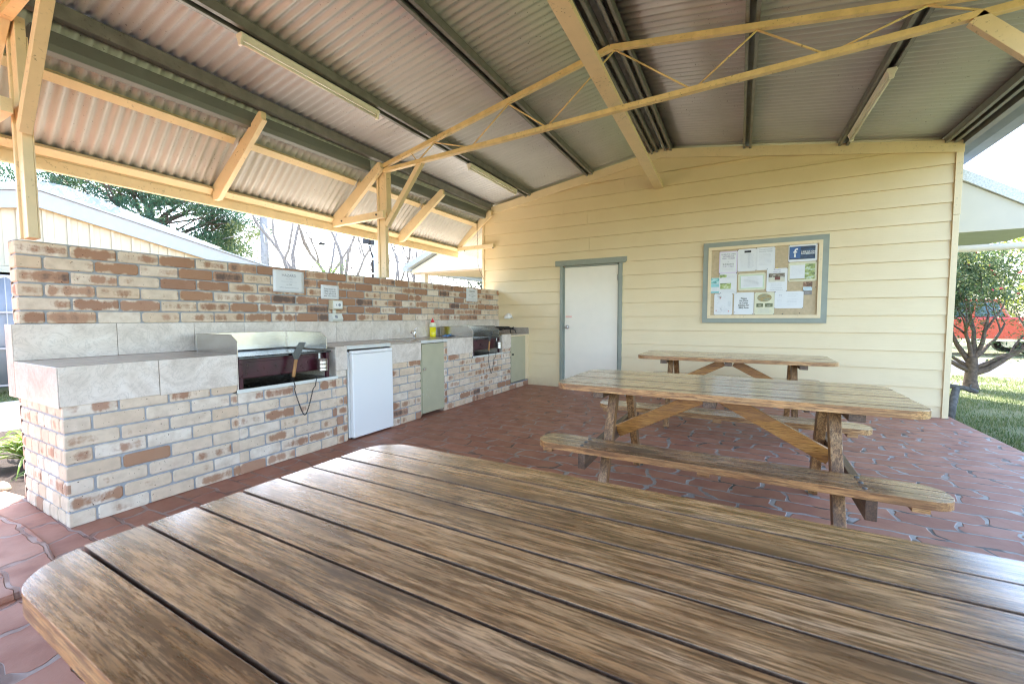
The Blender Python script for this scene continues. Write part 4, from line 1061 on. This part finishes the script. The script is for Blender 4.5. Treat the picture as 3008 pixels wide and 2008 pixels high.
# ------------------------------------------------------------------ fluorescent fittings
def fitting(x, y0, y1, z, label):
    f = thing('fluorescent_light', (x, (y0+y1)/2, z), label, 'light', 'fluorescent battens under the roof purlins')
    prof = [(-.028,0),(.028,0),(.034,-.012),(.014,-.042),(-.014,-.042),(-.034,-.012)]
    m = MB(); m.prism([(x+a, z+b) for a, b in prof], 1, y0+.02, y1-.02); m.build('batten_housing', M['tube_light'], f, bevel=.002)
    for ya, yb in ((y0,y0+.0195),(y1-.0195,y1)):
        m = MB(); m.prism([(x-.030,z+.0),(x+.030,z+.0),(x+.037,z-.02),(x+.022,z-.05),(x+.016,z-.085),(x-.016,z-.085),(x-.022,z-.05),(x-.037,z-.02)], 1, ya, yb); m.build('end_cap', M['tube_light'], f, bevel=.004)
    m = MB(); m.tube([(x,y0+.02,z-.062),(x,y1-.02,z-.062)], .013, 14); m.build('lamp_tube', M['lamp_tube'], f)
    return f
fitting(-3.14, 1.76, 3.04, 3.138, 'long fluorescent batten nearest the camera, high on the left under the roof')
fitting(-3.14, 4.60, 5.89, 3.140, 'fluorescent batten over the far barbecue end, near the yellow wall')
fitting(1.035, 4.55, 5.95, 3.150, 'fluorescent batten on the right, above the notice board')

# ------------------------------------------------------------------ picnic tables
def end_x(y, hw, hl, r):
    a = abs(y)
    if a <= hw - r: return hl
    d = a - (hw - r); return hl - r + math.sqrt(max(0, r*r - d*d))
def slab(name, cx, cy, z, hl, hw, n, gap, th, r, parent, mats, split=None):
    m = MB(); p = 2*hw/n; rr = random.Random(int(cy*100)+n)
    for i in range(n):
        y0 = -hw + i*p + (gap/2 if i else 0); y1 = -hw + (i+1)*p - (gap/2 if i < n-1 else 0)
        ys = [y0 + (y1-y0)*(.5-.5*math.cos(math.pi*k/14)) for k in range(15)]
        if end_x(ys[0], hw, hl, r) == hl and end_x(ys[-1], hw, hl, r) == hl: ys = [y0, y1]
        jr = rr.uniform(-.002, .002) if 0 < i < n-1 else 0
        right = [(cx+end_x(y, hw, hl, r)+jr, cy+y) for y in ys]; left = [(cx-end_x(y, hw, hl, r)+jr, cy+y) for y in reversed(ys)]
        pl = right + left; zz = z + rr.uniform(-.0008, .0008)
        k = len(m.f); m.prism(pl, 2, zz-th, zz, 0, (rr.random(), rr.random(), rr.random()))
        nr = len(right); npl = len(pl)
        m.m[k] = 2
        for q in range(k+2, len(m.f)):
            cy_ = sum(m.v[j][1] for j in m.f[q])/4 - cy; cx_ = sum(m.v[j][0] for j in m.f[q])/4 - cx
            inner = abs(cx_) < hl*.5 and abs(cy_) < hw-.002
            m.m[q] = 2 if inner else 1
    return m.build(name, mats, parent, bevel=.0028, seg=2)
def make_table(cx, cy, label):
    t = thing('picnic_table', (cx, cy, 0), label, 'picnic table', 'timber picnic tables with fixed benches')
    slab('tabletop', cx, cy, .73, .875, .405, 9, .0060, .036, .105, t, [M['wood_top'], M['wood_edge'], M['wood_dark']])
    for s_ in (-1, 1):
        b = slab('bench_seat', cx, cy+s_*.575, .44, .868, .102, 3, .0045, .034, .085, t, [M['wood_top'], M['wood_edge'], M['wood_dark']])
        for xx in (-.59, .605):
            for k in (-1, 0, 1):
                bm_ = MB(); bm_.lathe((cx+xx-.012, cy+s_*.575+k*.067, .4395), [(.0095,0),(.0095,.003),(.005,.0055),(.001,.006)], 12)
                bm_.build('bolt', M['bolt'], b)
        for xx in (-.80, .0, .76):
            cm = MB(); cm.box(cx+xx-.028, cx+xx+.028, cy+s_*.575-.085, cy+s_*.575+.085, .382, .4055); cm.build('seat_cleat', M['wood_edge'], t, bevel=.003)
    for xx in (-.605, -.0, .615):
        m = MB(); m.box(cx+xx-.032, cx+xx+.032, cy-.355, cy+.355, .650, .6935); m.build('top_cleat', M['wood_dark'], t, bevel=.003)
    for xl in (-.548, .560):
        for s_ in (-1, 1):
            m = MB(); m.beam((cx+xl+(.004*s_), cy+s_*.165, .692), (cx+xl+(.004*s_), cy+s_*.475, .001), .050, .068, (0,1,0))
            n0_ = len(m.v)
            m.v = [(a, b, max(0.0, min(.6935, c))) for a, b, c in m.v]
            m.build('leg', M['wood_leg'], t, bevel=.003)
    for xx in (-.597, .612):
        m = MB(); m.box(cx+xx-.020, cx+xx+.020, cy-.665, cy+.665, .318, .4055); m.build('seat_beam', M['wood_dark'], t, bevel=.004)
    for s_ in (-1, 1):
        m = MB(); m.beam((cx+s_*.050, cy, .655), (cx+s_*.575, cy, .372), .036, .080, (0,0,1)); m.build('brace', M['wood_brace'], t, bevel=.003)
    return t
t1 = make_table(-.135, .578, 'nearest picnic table, its slatted top filling the foreground')
def put_table(cx, cy, rz, label):
    c = copy_tree(t1); c.location = (cx, cy, 0); c.rotation_euler.z = rz; c['label'] = label; return c
put_table(-.128, 2.775, R(-.4), 'middle picnic table with crossing braces, standing between the near and the far table')
put_table(-.088, 4.955, 0, 'farthest picnic table, standing in front of the yellow wall below the notice board')

# ------------------------------------------------------------------ outside, left
# shed with gable facing the shelter
sd_ = thing('shed', (-11, 2.6, 0), 'cream ribbed shed with a pale grey gable fascia, beyond the brick wall', 'shed')
PK = (2.59, 3.43)
def gz(y, d=0): return PK[1] - d - .226*abs(y-PK[0])
m = MB(); ya, yb = -4.5, 7.4
m.prism([(ya,2.04),(yb,2.04),(yb,gz(yb,.30)),(PK[0],gz(PK[0],.30)),(ya,gz(ya,.30))], 0, -11.12, -11.02)
y = ya
while y < yb:
    m.box(-11.019, -10.99, y, y+.045, 2.045, gz(y+.02,.31)); m.box(-11.019, -11.012, y+.15, y+.21, 2.045, gz(y+.15,.31)); y += .31
m.build('gable_wall', M['shed_cream'], sd_)
m = MB(); m.box(-11.04, -10.985, ya, yb, 1.93, 2.036); m.build('sill_beam', M['shed_cream'], sd_)
m = MB(); m.box(-11.30, -11.2, ya, yb, -.05, 1.93); m.build('gap_shade_panel', M['gap_shade'], sd_)  # near-black panel paints in the shade of the open gap below the gable
for s0, s1 in ((ya-.1, PK[0]), (PK[0], yb+.1)):
    m = MB(); m.prism([(s0,gz(s0,.04)),(s1,gz(s1,.04)),(s1,gz(s1,.33)),(s0,gz(s0,.33))], 0, -10.96, -10.90); m.build('fascia', M['shed_fascia'], sd_)
    m = MB(); m.prism([(s0,gz(s0,.0)),(s1,gz(s1,.0)),(s1,gz(s1,.035)),(s0,gz(s0,.035))], 0, -18, -10.86); m.build('roof', M['shed_fascia'], sd_)
m = MB(); m.prism([(ya,gz(ya,.31)),(PK[0],gz(PK[0],.31)),(yb,gz(yb,.31)),(yb,gz(yb,.335)),(PK[0],gz(PK[0],.335)),(ya,gz(ya,.335))], 0, -11.01, -10.962)
m.build('soffit_strip', simple('orange_cream_trim', (.72,.48,.20), .6), sd_)
m = MB(); m.box(-18, -11.31, yb-.1, yb, -.05, gz(yb,.1)); m.build('side_wall', M['shed_cream'], sd_)
# neighbouring house roof behind the shed
hs = thing('house', (-20, 4.6, 0), 'house whose pale hipped roof peeps over the shed', 'house')
m = MB(); m.box(-24, -16.5, 1.5, 7.6, -.05, 3.6); m.build('wall', M['shed_cream'], hs)
m = MB(); n = len(m.v); m.v += [(-24.5,1.0,3.6),(-16,1.0,3.6),(-16,8.1,3.6),(-24.5,8.1,3.6),(-18.3,4.25,5.22),(-18.3,4.95,5.22),(-22,4.25,5.22),(-22,4.95,5.22)]
for f in ((0,1,4,6),(1,2,5,4),(2,3,7,5),(3,0,6,7),(4,5,7,6),(3,2,1,0)): m.face([n+i for i in f])
m.build('roof', M['shed_fascia'], hs)
# steel fence / gate
fn = thing('steel_fence', (-9.8, 2, 0), 'blue-grey corrugated steel fence with thin rails, in front of the shed', 'fence')
m = MB(); nn_ = 160; y0, y1 = -3.5, 7.5
for i in range(nn_+1):
    y = y0+(y1-y0)*i/nn_; o = .014*math.sin(y*2*math.pi/.17)
    m.v += [(-9.83+o, y, .10), (-9.83+o, y, 1.80)]
for i in range(nn_): m.face([2*i, 2*i+1, 2*i+3, 2*i+2], sm=True)
q = m.build('fence_panel', M['blue_steel'], fn); s_ = q.modifiers.new('s', 'SOLIDIFY'); s_.thickness = .004
m = MB()
for z in (.13, .69, 1.24, 1.79): m.box(-9.80, -9.775, y0, y1, z-.014, z+.014)
m.build('rail', M['shed_fascia'], fn)
m = MB(); y = y0
while y < y1: m.tube([(-9.785,y,.12),(-9.785,y,1.79)], .007, 6); y += .235
m.build('picket', M['shed_fascia'], fn)
m = MB()
for y in (y0, 0, 3.5, y1): m.box(-9.89, -9.846, y-.03, y+.03, -.05, 1.8)
m.build('post', M['shed_fascia'], fn)

# ---- vegetation generators
TAPER = [.8]
def limb(m, p, d, r, L, seg, rr, wob=.25, up=.0, taper=None, n=7):
    taper = taper or TAPER[0]
    pts = [Vector(p)]; rad = [r]; d = Vector(d).normalized()
    for i in range(seg):
        d = (d + Vector((rr.uniform(-wob, wob), rr.uniform(-wob, wob), rr.uniform(-wob, wob)+up))).normalized()
        pts.append(pts[-1] + d*L/seg); rad.append(r*lerp(1, taper*.45, (i+1)/seg))
    m.tube(pts, rad, n, caps=False); return pts, rad, d
def branchy(m, p, d, r, L, depth, rr, tips, wob=.22, up=.06, kids_=(2, 3), spread=.7, shrink=.72, mids=None):
    n = 8 if depth > 2 else (5 if depth > 0 else 4)
    pts, rad, dd = limb(m, p, d, r, L, 5, rr, wob, up, n=n)
    if mids is not None: mids += pts[2:]
    if depth == 0: tips.append(pts[-1]); return
    for k in range(rr.randint(*kids_)):
        i = rr.choice((3, 4, 5)) if k else 5
        a = Vector((rr.uniform(-1, 1), rr.uniform(-1, 1), rr.uniform(-.4, 1))).normalized()
        nd = (dd + a*spread).normalized()
        branchy(m, pts[i], nd, max(rad[i]*.8, .002), L*shrink*rr.uniform(.75, 1.15), depth-1, rr, tips, wob, up, kids_, spread, shrink, mids)
def leaves(m, c_, rad, n, rr, ll, lw, seedr=(0, 1), flat=1.0, dirn=None):
    for i in range(n):
        while True:
            o = Vector((rr.uniform(-1, 1), rr.uniform(-1, 1), rr.uniform(-1, 1)))
            if o.length < 1: break
        p = Vector(c_) + Vector((o.x*rad, o.y*rad, o.z*rad*flat))
        a = Vector((rr.uniform(-1, 1), rr.uniform(-1, 1), rr.uniform(-1, 1)))
        if dirn is not None: a = a*.55 + Vector(dirn) + o*.6
        a.normalize(); b = a.cross(Vector((rr.uniform(-1, 1), rr.uniform(-1, 1), rr.uniform(-1, 1)))).normalized()
        l = ll*rr.uniform(.6, 1.3); w_ = lw*rr.uniform(.7, 1.3)
        k = len(m.v); m.v += [tuple(p), tuple(p+a*l*.5+b*w_), tuple(p+a*l), tuple(p+a*l*.5-b*w_)]
        m.face([k, k+1, k+2, k+3], 0, None, (min(1, max(0, rr.uniform(*seedr))), .5, .5))
def base_of(m): return m
def tree(name, loc, label, cat, group, fn_):
    t = thing(name, loc, label, cat, group); fn_(t); return t
# big pine behind the shed
def pine(t):
    rr = random.Random(21); b = Vector(t.location); m = MB(); tips = []; mids = []
    pts, rad, d = limb(m, b, (0, .05, 1), .30, 5.4, 8, rr, .08, .1)
    ends = []
    for i, (h, a, el, L, r) in enumerate(((2.6,1.2,.25,3.4,.11),(3.0,-1.7,.3,3.8,.12),(3.3,.2,.35,2.8,.10),(3.8,1.7,.5,3.6,.11),(4.2,-1.2,.55,3.3,.10),(4.6,2.3,.6,2.6,.09),(5.0,.8,.75,2.8,.09),(5.3,-2.2,.8,2.6,.08),(5.3,-.4,.9,2.4,.08),(3.4,-2.4,.3,2.6,.08),(2.9,1.9,.1,3.2,.08),(4.4,1.4,.2,3.6,.08),(2.2,1.55,.12,3.4,.08),(2.3,-1.5,.15,3.2,.08),(4.0,-1.7,.2,3.9,.08),(4.9,-1.6,.4,3.6,.08),(5.2,1.6,.45,3.0,.08))):
        k = min(8, int(h/5.4*8)); p = pts[k]
        branchy(m, p, (math.cos(a)*math.cos(el), math.sin(a)*math.cos(el), math.sin(el)), r, L*.62, 3, rr, tips, .2, .08, (2, 3), .62, .66, mids)
    m.build('trunk', M['bark'], t)
    m = MB()
    for p in tips:
        s0 = rr.random()*.5; leaves(m, p, rr.uniform(.28, .5), 90, rr, .24, .016, (s0, s0+.35), .55, (0, 0, .25))
    for p in rr.sample(mids, int(len(mids)*.16)): leaves(m, p, .30, 40, rr, .22, .016, (0, .6), .6)
    tw = MB(); top = pts[-1]
    for k in range(270):
        a = rr.uniform(0, 6.28); q = rr.random()**.45; zz = rr.uniform(-1, 1)
        o = Vector((2.0*math.cos(a)*q*math.sqrt(1-zz*zz*.6), 3.5*math.sin(a)*q*math.sqrt(1-zz*zz*.5), 1.9*zz))
        p = Vector((-19.4, 8.55, 5.25)) + o
        if noise.noise(p*.75 + Vector((5, 2, 1))) < -.06: continue
        s0 = rr.random()*.45 + (.3 if (p.y > 9.2 and p.z < 4.9) else 0)  # lower right clumps yellower: sunshine put into the needle colour
        leaves(m, p, rr.uniform(.25, .5), 90, rr, .24, .017, (s0, s0+.35), .5, (0, .1, .3))
        if k % 3 == 0:
            b0 = pts[min(8, max(4, int((p.z-.6)/5.4*8)))]; tw.tube([b0, (b0+p)/2+Vector((rr.uniform(-.2,.2), rr.uniform(-.2,.2), rr.uniform(-.1,.3))), p], [.05,.03,.012], 5, caps=False)
    m.build('crown', M['pine_leaf'], t); tw.build('branch', M['bark'], t)
tree('pine_tree', (-19.5, 7.7, -.05), 'large dark green pine rising behind the shed roof', 'tree', None, pine)
# bare trees behind
def bare(seed, h, nm=3, r=.09, spread=.55):
    def f(t):
        TAPER[0] = 1.45
        rr = random.Random(seed); b = Vector(t.location); m = MB(); tips = []
        for k in range(nm):
            a = rr.uniform(0, 6.28); d = Vector((math.cos(a)*.28, math.sin(a)*.28, 1))
            branchy(m, b + Vector((rr.uniform(-.2, .2), rr.uniform(-.2, .2), 0)), d, r*rr.uniform(.7, 1.15), h*.42, 4, rr, tips, .27, .10, (2, 3), spread, .68)
        m.build('trunk', M['greybark'], t); TAPER[0] = .8
    return f
for i, (x, y, h, nm, r, lb) in enumerate(((-14.2,10.15,8.8,2,.11,'bare tree just right of the power pole'), (-13.0,10.35,8.6,3,.10,'bare forked tree standing left of the floodlight pole'),
      (-13.0,13.35,6.6,3,.085,'slender bare tree seen just right of the middle timber post'), (-11.4,13.1,5.6,3,.07,'bare tree just left of the gabled annex'), (-14.6,19,5.6,4,.07,'thin bare tree seen under the annex eave'), (-12.0,19,5.2,4,.07,'smaller bare tree seen under the annex eave, nearer the yellow wall'))):
    tree('bare_tree', (x, y, -.05), lb, 'tree', 'leafless trees behind the brick wall', bare(40+i, h, nm, r))
# leafy climber tufts at the feet of the bare trees
tf = MB(); rr = random.Random(8)
for i in range(46):
    tt = rr.random(); p = (lerp(-12.9, -11.6, tt)+rr.uniform(-.3, .3), lerp(9.2, 9.9, tt), 2.72+rr.uniform(-.4, .2)+ .12*math.sin(tt*9)); leaves(tf, p, .16, 22, rr, .05, .014, (0, .6))
hd = thing('hedge', (-11.4, 9.4, -.05), 'light green hedge showing just above the brick wall top', 'hedge')
tf.build('foliage', M['strap_leaf'], hd)
m = MB()
for tt in (.1,.3,.5,.7,.9):
    for k in range(4): m.tube([(lerp(-12.9,-11.6,tt)+rr.uniform(-.1,.1), lerp(9.2,9.9,tt), -.05), (lerp(-12.9,-11.6,tt)+rr.uniform(-.4,.4), lerp(9.2,9.9,tt)+rr.uniform(-.2,.2), 2.95)], [.02,.008], 5)
m.build('stem', M['bark'], hd)
# dark shrub under the annex
def shrub(seed, h, w_, mat, nc, ll, lw, sr=(0, 1), stem='bark', per=45):
    def f(t):
        rr = random.Random(seed); b = Vector(t.location); m = MB(); tips = []
        for k in range(6):
            a = rr.uniform(0, 6.28); branchy(m, b, (math.cos(a)*w_*.5, math.sin(a)*w_*.5, 1), .05, h*.45, 2, rr, tips, .2, .05, (2, 3), .7, .7)
        m.build('trunk', M[stem], t); m = MB()
        for p in tips: s0 = rr.uniform(0, .6); leaves(m, p, rr.uniform(.2, .4)*w_*.6, per, rr, ll, lw, (max(sr[0], s0-.2), min(sr[1], s0+.4)))
        for k in range(nc):
            a = rr.uniform(0, 6.28); q = rr.random()**.5; z = rr.uniform(.15, .95)*h
            s0 = rr.uniform(0, .6); leaves(m, b + Vector((math.cos(a)*w_*q*.8, math.sin(a)*w_*q*.8, z)), .3*w_*.7, per, rr, ll, lw, (max(sr[0], s0-.2), min(sr[1], s0+.4)))
        m.build('crown', M[mat], t)
    return f
tree('dark_shrub', (-9.9, 16.2, -.05), 'dark conifer shrub under the annex roof, beside the yellow wall', 'shrub', None, shrub(3, 3.3, 1.3, 'dark_leaf', 60, .13, .02))
# power pole, floodlight pole
pp = thing('power_pole', (-16, 9.63, 0), 'tall grey timber power pole with a street lamp arm, above the brick wall', 'pole')
m = MB(); m.tube([(-16,9.63,-.05),(-16,9.63,7.6)], [.150,.130], 16); m.build('pole', M['polewood'], pp)
m = MB(); m.tube([(-16,9.78,4.15),(-15.6,10.4,4.12),(-15.2,11.3,4.18)], [.025,.022,.02], 8); m.build('lamp_arm', M['shed_fascia'], pp)
m = MB(); m.lathe((-15.1,11.45,4.16), [(.03,.0),(.12,-.02),(.14,.03),(.06,.09),(.02,.1)], 14); m.build('lamp_head', M['black'], pp)
m = MB()
for k in range(2): m.tube([(-15.86, 9.5+.05*k, 4.7-.02*k), (-15.84,9.62+.06*k,4.35),(-15.83,9.7,4.15-.1*k),(-15.84,9.55,4.0),(-15.85,9.52,4.3)], .016, 6)
m.tube([(-15.85,9.72,4.1),(-15.86,9.77,3.6),(-15.86,9.78,1.5)], .014, 6); m.build('cable', M['white_plastic'], pp)
m = MB(); m.tube([(-16,9.5,4.9),(-14.5,8.0,3.9),(-11,5.6,3.05)], .011, 5); m.build('wire', M['black'], pp)
fp = thing('floodlight_pole', (-9, 8.42, 0), 'black pole with twin floodlights beside the middle timber post', 'pole')
m = MB(); m.tube([(-9,8.42,-.05),(-9,8.42,2.85),(-9.02,8.36,3.05),(-9.0,8.30,3.16)], [.045,.032,.02,.02], 10); m.build('pole', M['black'], fp)
m = MB()
for z in (1.9, 2.35, 2.75): m.tube([(-9,8.42,z),(-9,8.42,z+.05)], .046, 10)
m.build('cable_tie', M['white_plastic'], fp)
for k in (-1, 1):
    m = MB(); m.box(-9.04, -8.93, 8.28+.09*k-.07, 8.28+.09*k+.07, 3.16, 3.30); m.build('floodlight', M['black'], fp, bevel=.01)
p2 = MB(); p2.tube([(-10.2,9.74,-.05),(-10.2,9.74,3.9)], [.16,.15], 16)
tag(p2.build('timber_pole', simple('pale_green_pole', (.42,.45,.42), .8)), 'thick pale pole partly hidden behind the middle timber post', 'pole')
# annex building
an = thing('annex_building', (-7, 10, 0), 'cream gabled annex with a grey roof edge, left of the yellow wall', 'building')
m = MB(); m.prism([(-9.03,2.53),(-5.0,2.53),(-5.0,3.9),(-5.6,4.02),(-9.0,2.62)], 1, 10.0, 10.06); m.build('gable_panel', M['shed_cream'], an)
m = MB(); m.prism([(-9.20,2.60),(-5.6,4.09),(-5.6,4.23),(-9.20,2.77)], 1, 9.86, 16); m.build('roof', M['shed_fascia'], an)
m = MB(); m.box(-9.23, -9.04, 9.84, 16, 2.58, 2.72); m.build('gutter', M['shed_fascia'], an)
m = MB(); m.prism([(-9.0,10.065),(-4.6,10.065),(-4.6,15.5),(-5.8,14.0),(-8.9,10.4)], 2, 2.50, 2.528); m.build('soffit', M['peach'], an)
m = MB(); m.box(-8.74, -8.55, 10.08, 10.24, -.05, 2.498); m.build('post', M['shed_cream'], an)
m = MB(); m.box(-5.4, -4.6, 10.1, 15.5, -.05, 2.498); m.build('wall', M['shed_cream'], an)
# garden plants at the left end of the counter
def clump(seed, n, h, rad, mat, wdt):
    def f(t):
        rr = random.Random(seed); b = Vector(t.location); m = MB()
        for i in range(n):
            a = rr.uniform(0, 6.28); out = rr.uniform(.25, 1)*rad; hh = h*rr.uniform(.6, 1.1); dx, dy_ = math.cos(a), math.sin(a)
            sx_, sy_ = -dy_*wdt, dx*wdt; prev = None; s0 = rr.random()
            for k in range(6):
                tt = k/5; w_ = (1-tt**2.2)*1.0 + .02
                c_ = b + Vector((dx*out*tt, dy_*out*tt, hh*(1.75*tt - 1.05*tt*tt*(.7+out/rad))))
                cur = (c_ + Vector((sx_*w_, sy_*w_, 0)), c_ - Vector((sx_*w_, sy_*w_, 0)), c_ + Vector((0, 0, -.004)))
                if prev:
                    q = len(m.v); m.v += [tuple(prev[0]), tuple(prev[2]), tuple(prev[1]), tuple(cur[0]), tuple(cur[2]), tuple(cur[1])]
                    m.face([q, q+1, q+4, q+3], 0, None, (s0, .5, .5)); m.face([q+1, q+2, q+5, q+4], 0, None, (s0, .5, .5))
                prev = cur
        m.build('leaves', M[mat], t)
    return f
tree('strap_leaved_plant', (-4.90, 1.06, -.02), 'bright green strap leaved plant in the garden bed left of the counter', 'plant', None, clump(5, 110, .40, .50, 'strap_leaf', .016))
tree('small_plant', (-4.45, .97, -.02), 'small dark green tufted plant below the strap leaved one', 'plant', None, clump(9, 40, .13, .16, 'bush_leaf', .008))
m = MB(); rr = random.Random(3)
for i in range(9):
    for j in range(12):
        a = 2*math.pi*j/12; b_ = math.pi*i/8-math.pi/2; r_ = .13*(1+.18*noise.noise(Vector((math.cos(a), math.sin(a), b_))))
        m.v.append((-4.33+r_*.75*math.cos(a)*math.cos(b_), .745+r_*.45*math.sin(a)*math.cos(b_), .0+r_*.35*math.sin(b_)))
for i in range(8):
    for j in range(12): m.face([i*12+j, i*12+(j+1)%12, (i+1)*12+(j+1)%12, (i+1)*12+j], sm=True)
tag(m.build('border_stone', M['stone']), 'pale rounded stone on the edge of the mulch bed', 'stone')
def sprig(t):
    rr = random.Random(14); b = Vector(t.location); m = MB()
    m.tube([b, b+Vector((.1,-.02,.6)), b+Vector((.5,.02,1.25)), b+Vector((.78,.10,1.17))], [.02,.014,.009,.005], 6); m.tube([b+Vector((.3,.0,.95)), b+Vector((.55,-.08,.95)), b+Vector((.72,-.02,.85))], [.008,.006,.004], 5)
    m.build('stem', M['bark'], t); m = MB()
    for k in range(60):
        tt = rr.random(); c_ = b + Vector((lerp(.3,.85,tt), rr.uniform(-.12,.14), lerp(.95,1.15,rr.random())+rr.uniform(-.12,.1))); leaves(m, c_, .03, 2, rr, .09, .026, (0, 1))
    m.build('leaves', M['yellow_leaf'], t)
tree('leafy_shrub', (-6.6, .86, -.02), 'yellow-green leafy sprig in front of the steel fence at the left edge', 'shrub', None, sprig)

# ------------------------------------------------------------------ outside, right
def bottlebrush(t):
    rr = random.Random(33); b = Vector(t.location); m = MB(); tips = []; mids = []
    m.tube([b, b+Vector((-.01,0,.16)), b+Vector((0,0,.34)), b+Vector((-.01,0,.52))], [.105,.080,.074,.070], 12, caps=False)
    for p, d, r, L in (((-.02,0,.30),(-1,-.15,.30),.055,.75),((.02,0,.26),(.95,.1,.62),.070,.85),((-.03,0,.44),(-.55,.2,1.0),.055,.80),((.0,0,.50),(.10,.1,1),.055,.75),((.02,0,.5),(.42,-.2,1),.05,.75),((-.02,0,.5),(-.25,-.3,1),.045,.7),((.03,0,.34),(.85,-.4,.75),.045,.8),((.0,0,.48),(.65,.4,.85),.045,.8),((-.03,0,.36),(-.9,.4,.7),.04,.7)):
        branchy(m, b+Vector(p), d, r*.78, L, 3, rr, tips, .22, .06, (2, 4), .6, .74, mids)
    m.build('trunk', M['bark'], t); m = MB()
    for p in tips: s0 = rr.uniform(0, .55); leaves(m, p, rr.uniform(.10, .21), 42, rr, .07, .0095, (s0, s0+.4))
    for p in rr.sample(mids, int(len(mids)*.6)): leaves(m, p, .16, 16, rr, .07, .009, (0, .8))
    m.build('crown', M['bush_leaf'], t)
    ft = rr.sample(tips, min(60, len(tips)))
    for k in range(0, len(ft)):
        m = MB(); p = ft[k]; a = Vector((rr.uniform(-1,1), rr.uniform(-1,1), rr.uniform(-1,1))).normalized()
        m.tube([p, p+a*.02, p+a*.045, p+a*.06], [.004,.017,.016,.004], 6); m.build('flower', M['flower'], t)
tree('bottlebrush_tree', (3.36, 9.57, -.05), 'twisted multi stemmed bottlebrush tree with red flowers on the lawn', 'tree', None, bottlebrush)
# log rest beside the wall corner
lg = thing('log_rest', (2.2, 6.7, -.05), 'weathered grey log propped on a slanting post behind the wall corner', 'log')
m = MB(); m.tube([(2.13,6.52,-.05),(2.18,6.62,.12),(2.235,6.70,.31)], [.045,.040,.034], 12); m.tube([(2.19,6.63,.14),(2.23,6.63,.16)], [.02,.012], 6); m.build('post', M['darkbark'], lg)
m = MB(); m.tube([(1.95,6.80,.325),(2.18,6.72,.325),(2.30,6.68,.31),(2.37,6.66,.285),(2.40,6.65,.28)], [.030,.027,.025,.028,.018], 12); m.tube([(2.33,6.67,.31),(2.345,6.67,.36)], [.012,.005], 6); m.build('rail', M['darkbark'], lg)
# neighbouring canopy
cn = thing('vinyl_canopy', (2.3, 7.5, 0), 'pale canopy with speckled white roof edge beyond the right end of the yellow wall', 'canopy')
cz, cy0, cy1, cxr = 2.118, 6.88, 8.24, 3.06
prof = [(2.10,2.118),(3.06,2.118),(3.06,2.20),(2.744,2.374),(2.40,2.60),(2.10,2.80)]
m = MB(); m.prism(prof, 1, cy0, cy0+.02); m.build('end_panel', M['canopy'], cn)
m = MB(); m.prism([(3.10,2.185),(2.744,2.378),(2.228,2.728),(2.10,2.81),(2.10,2.945),(2.228,2.850),(2.744,2.510),(3.14,2.28)], 1, cy0-.03, cy1); m.build('roof', M['canopy_roof'], cn)
m = MB(); m.prism([(2.10,cy0+.025),(3.05,cy0+.025),(3.05,7.95),(2.95,8.15),(2.70,cy1),(2.10,cy1)], 2, 2.119, 2.14); m.build('lining', M['canopy_under'], cn)
m = MB(); m.tube([(2.095,6.70,1.905),(4.2,6.70,1.905)], .038, 16); m.build('pole', M['white'], cn)
m = MB(); m.tube([(4.16,6.70,-.05),(4.16,6.70,1.90)], .03, 12); m.tube([(2.13,8.2,-.05),(2.13,8.2,2.12)], .02, 10); m.build('leg', M['white'], cn)
# red pickup on the far side of the road
def car():
    c = thing('pickup_truck', (7.2, 18.3, 0), 'red pickup truck parked across the road behind the bottlebrush tree', 'car')
    x0, x1, ya, yb = 3.9, 8.75, 17.9, 19.6
    hood = [(x0,.42),(x0,.92),(x0+.25,1.0),(x0+1.15,1.08),(x0+1.75,1.12),(x0+3.2,1.12),(x1,1.08),(x1,.48),(x1-.1,.42)]
    m = MB(); m.prism(hood, 1, ya, yb); m.build('body', M['car_red'], c, bevel=.05, seg=3)
    m = MB(); m.prism([(x0+1.2,1.10),(x0+1.78,1.62),(x0+2.0,1.68),(x0+2.95,1.66),(x0+3.2,1.10)], 1, ya+.1, yb-.1); m.build('cab', M['car_red'], c, bevel=.05, seg=3)
    m = MB(); m.prism([(x0+1.42,1.14),(x0+1.86,1.56),(x0+2.35,1.58),(x0+2.35,1.14)], 1, ya+.085, ya+.102); m.prism([(x0+2.42,1.14),(x0+2.42,1.58),(x0+2.88,1.56),(x0+3.05,1.14)], 1, ya+.085, ya+.102); m.build('window', M['glass'], c)
    for xx in (x0+.85, x1-1.15):
        for yy in (ya+.02, yb-.24):
            m = MB(); m.tube([(xx,yy,.33),(xx,yy+.22,.33)], .35, 24); wl = m.build('wheel', M['rubber'], c, bevel=.02)
            m = MB(); m.tube([(xx,yy-.012,.33),(xx,yy+.01,.33)], .19, 16); m.build('rim', M['stainless'], wl)
    m = MB(); m.box(x0+.2, x1-.1, ya-.02, ya-.001, .40, .47); m.build('side_step', M['chrome'], c)
    m = MB(); m.box(x0+2.5, x0+2.68, ya-.03, ya-.001, .93, .97); m.build('door_handle', M['black'], c)
    m = MB(); m.box(x1-.02, x1+.06, ya, yb, .42, .58); m.build('bumper', M['chrome'], c, bevel=.02)
    m = MB(); m.box(x1-.12, x1+.02, ya-.012, ya+.1, .75, 1.0); m.build('tail_light', M['redcap'], c, bevel=.01)
car()
# sunlit trees along the far side of the road
for i, (x, y, h, w_, lb) in enumerate(((6.2,24,4.6,2.0,'sunlit yellow-green tree behind the truck, left one beside the yellow wall'),(10.6,25,5.4,2.4,'sunlit yellow-green tree behind the truck, at the right edge'))):
    tree('roadside_tree', (x, y, -.05), lb, 'tree', 'sunlit trees beyond the road', shrub(70+i, h, w_, 'yellow_leaf', 90, .20, .05, per=34))
print('objects', len(bpy.data.objects), 'faces', sum(len(m.polygons) for m in bpy.data.meshes))
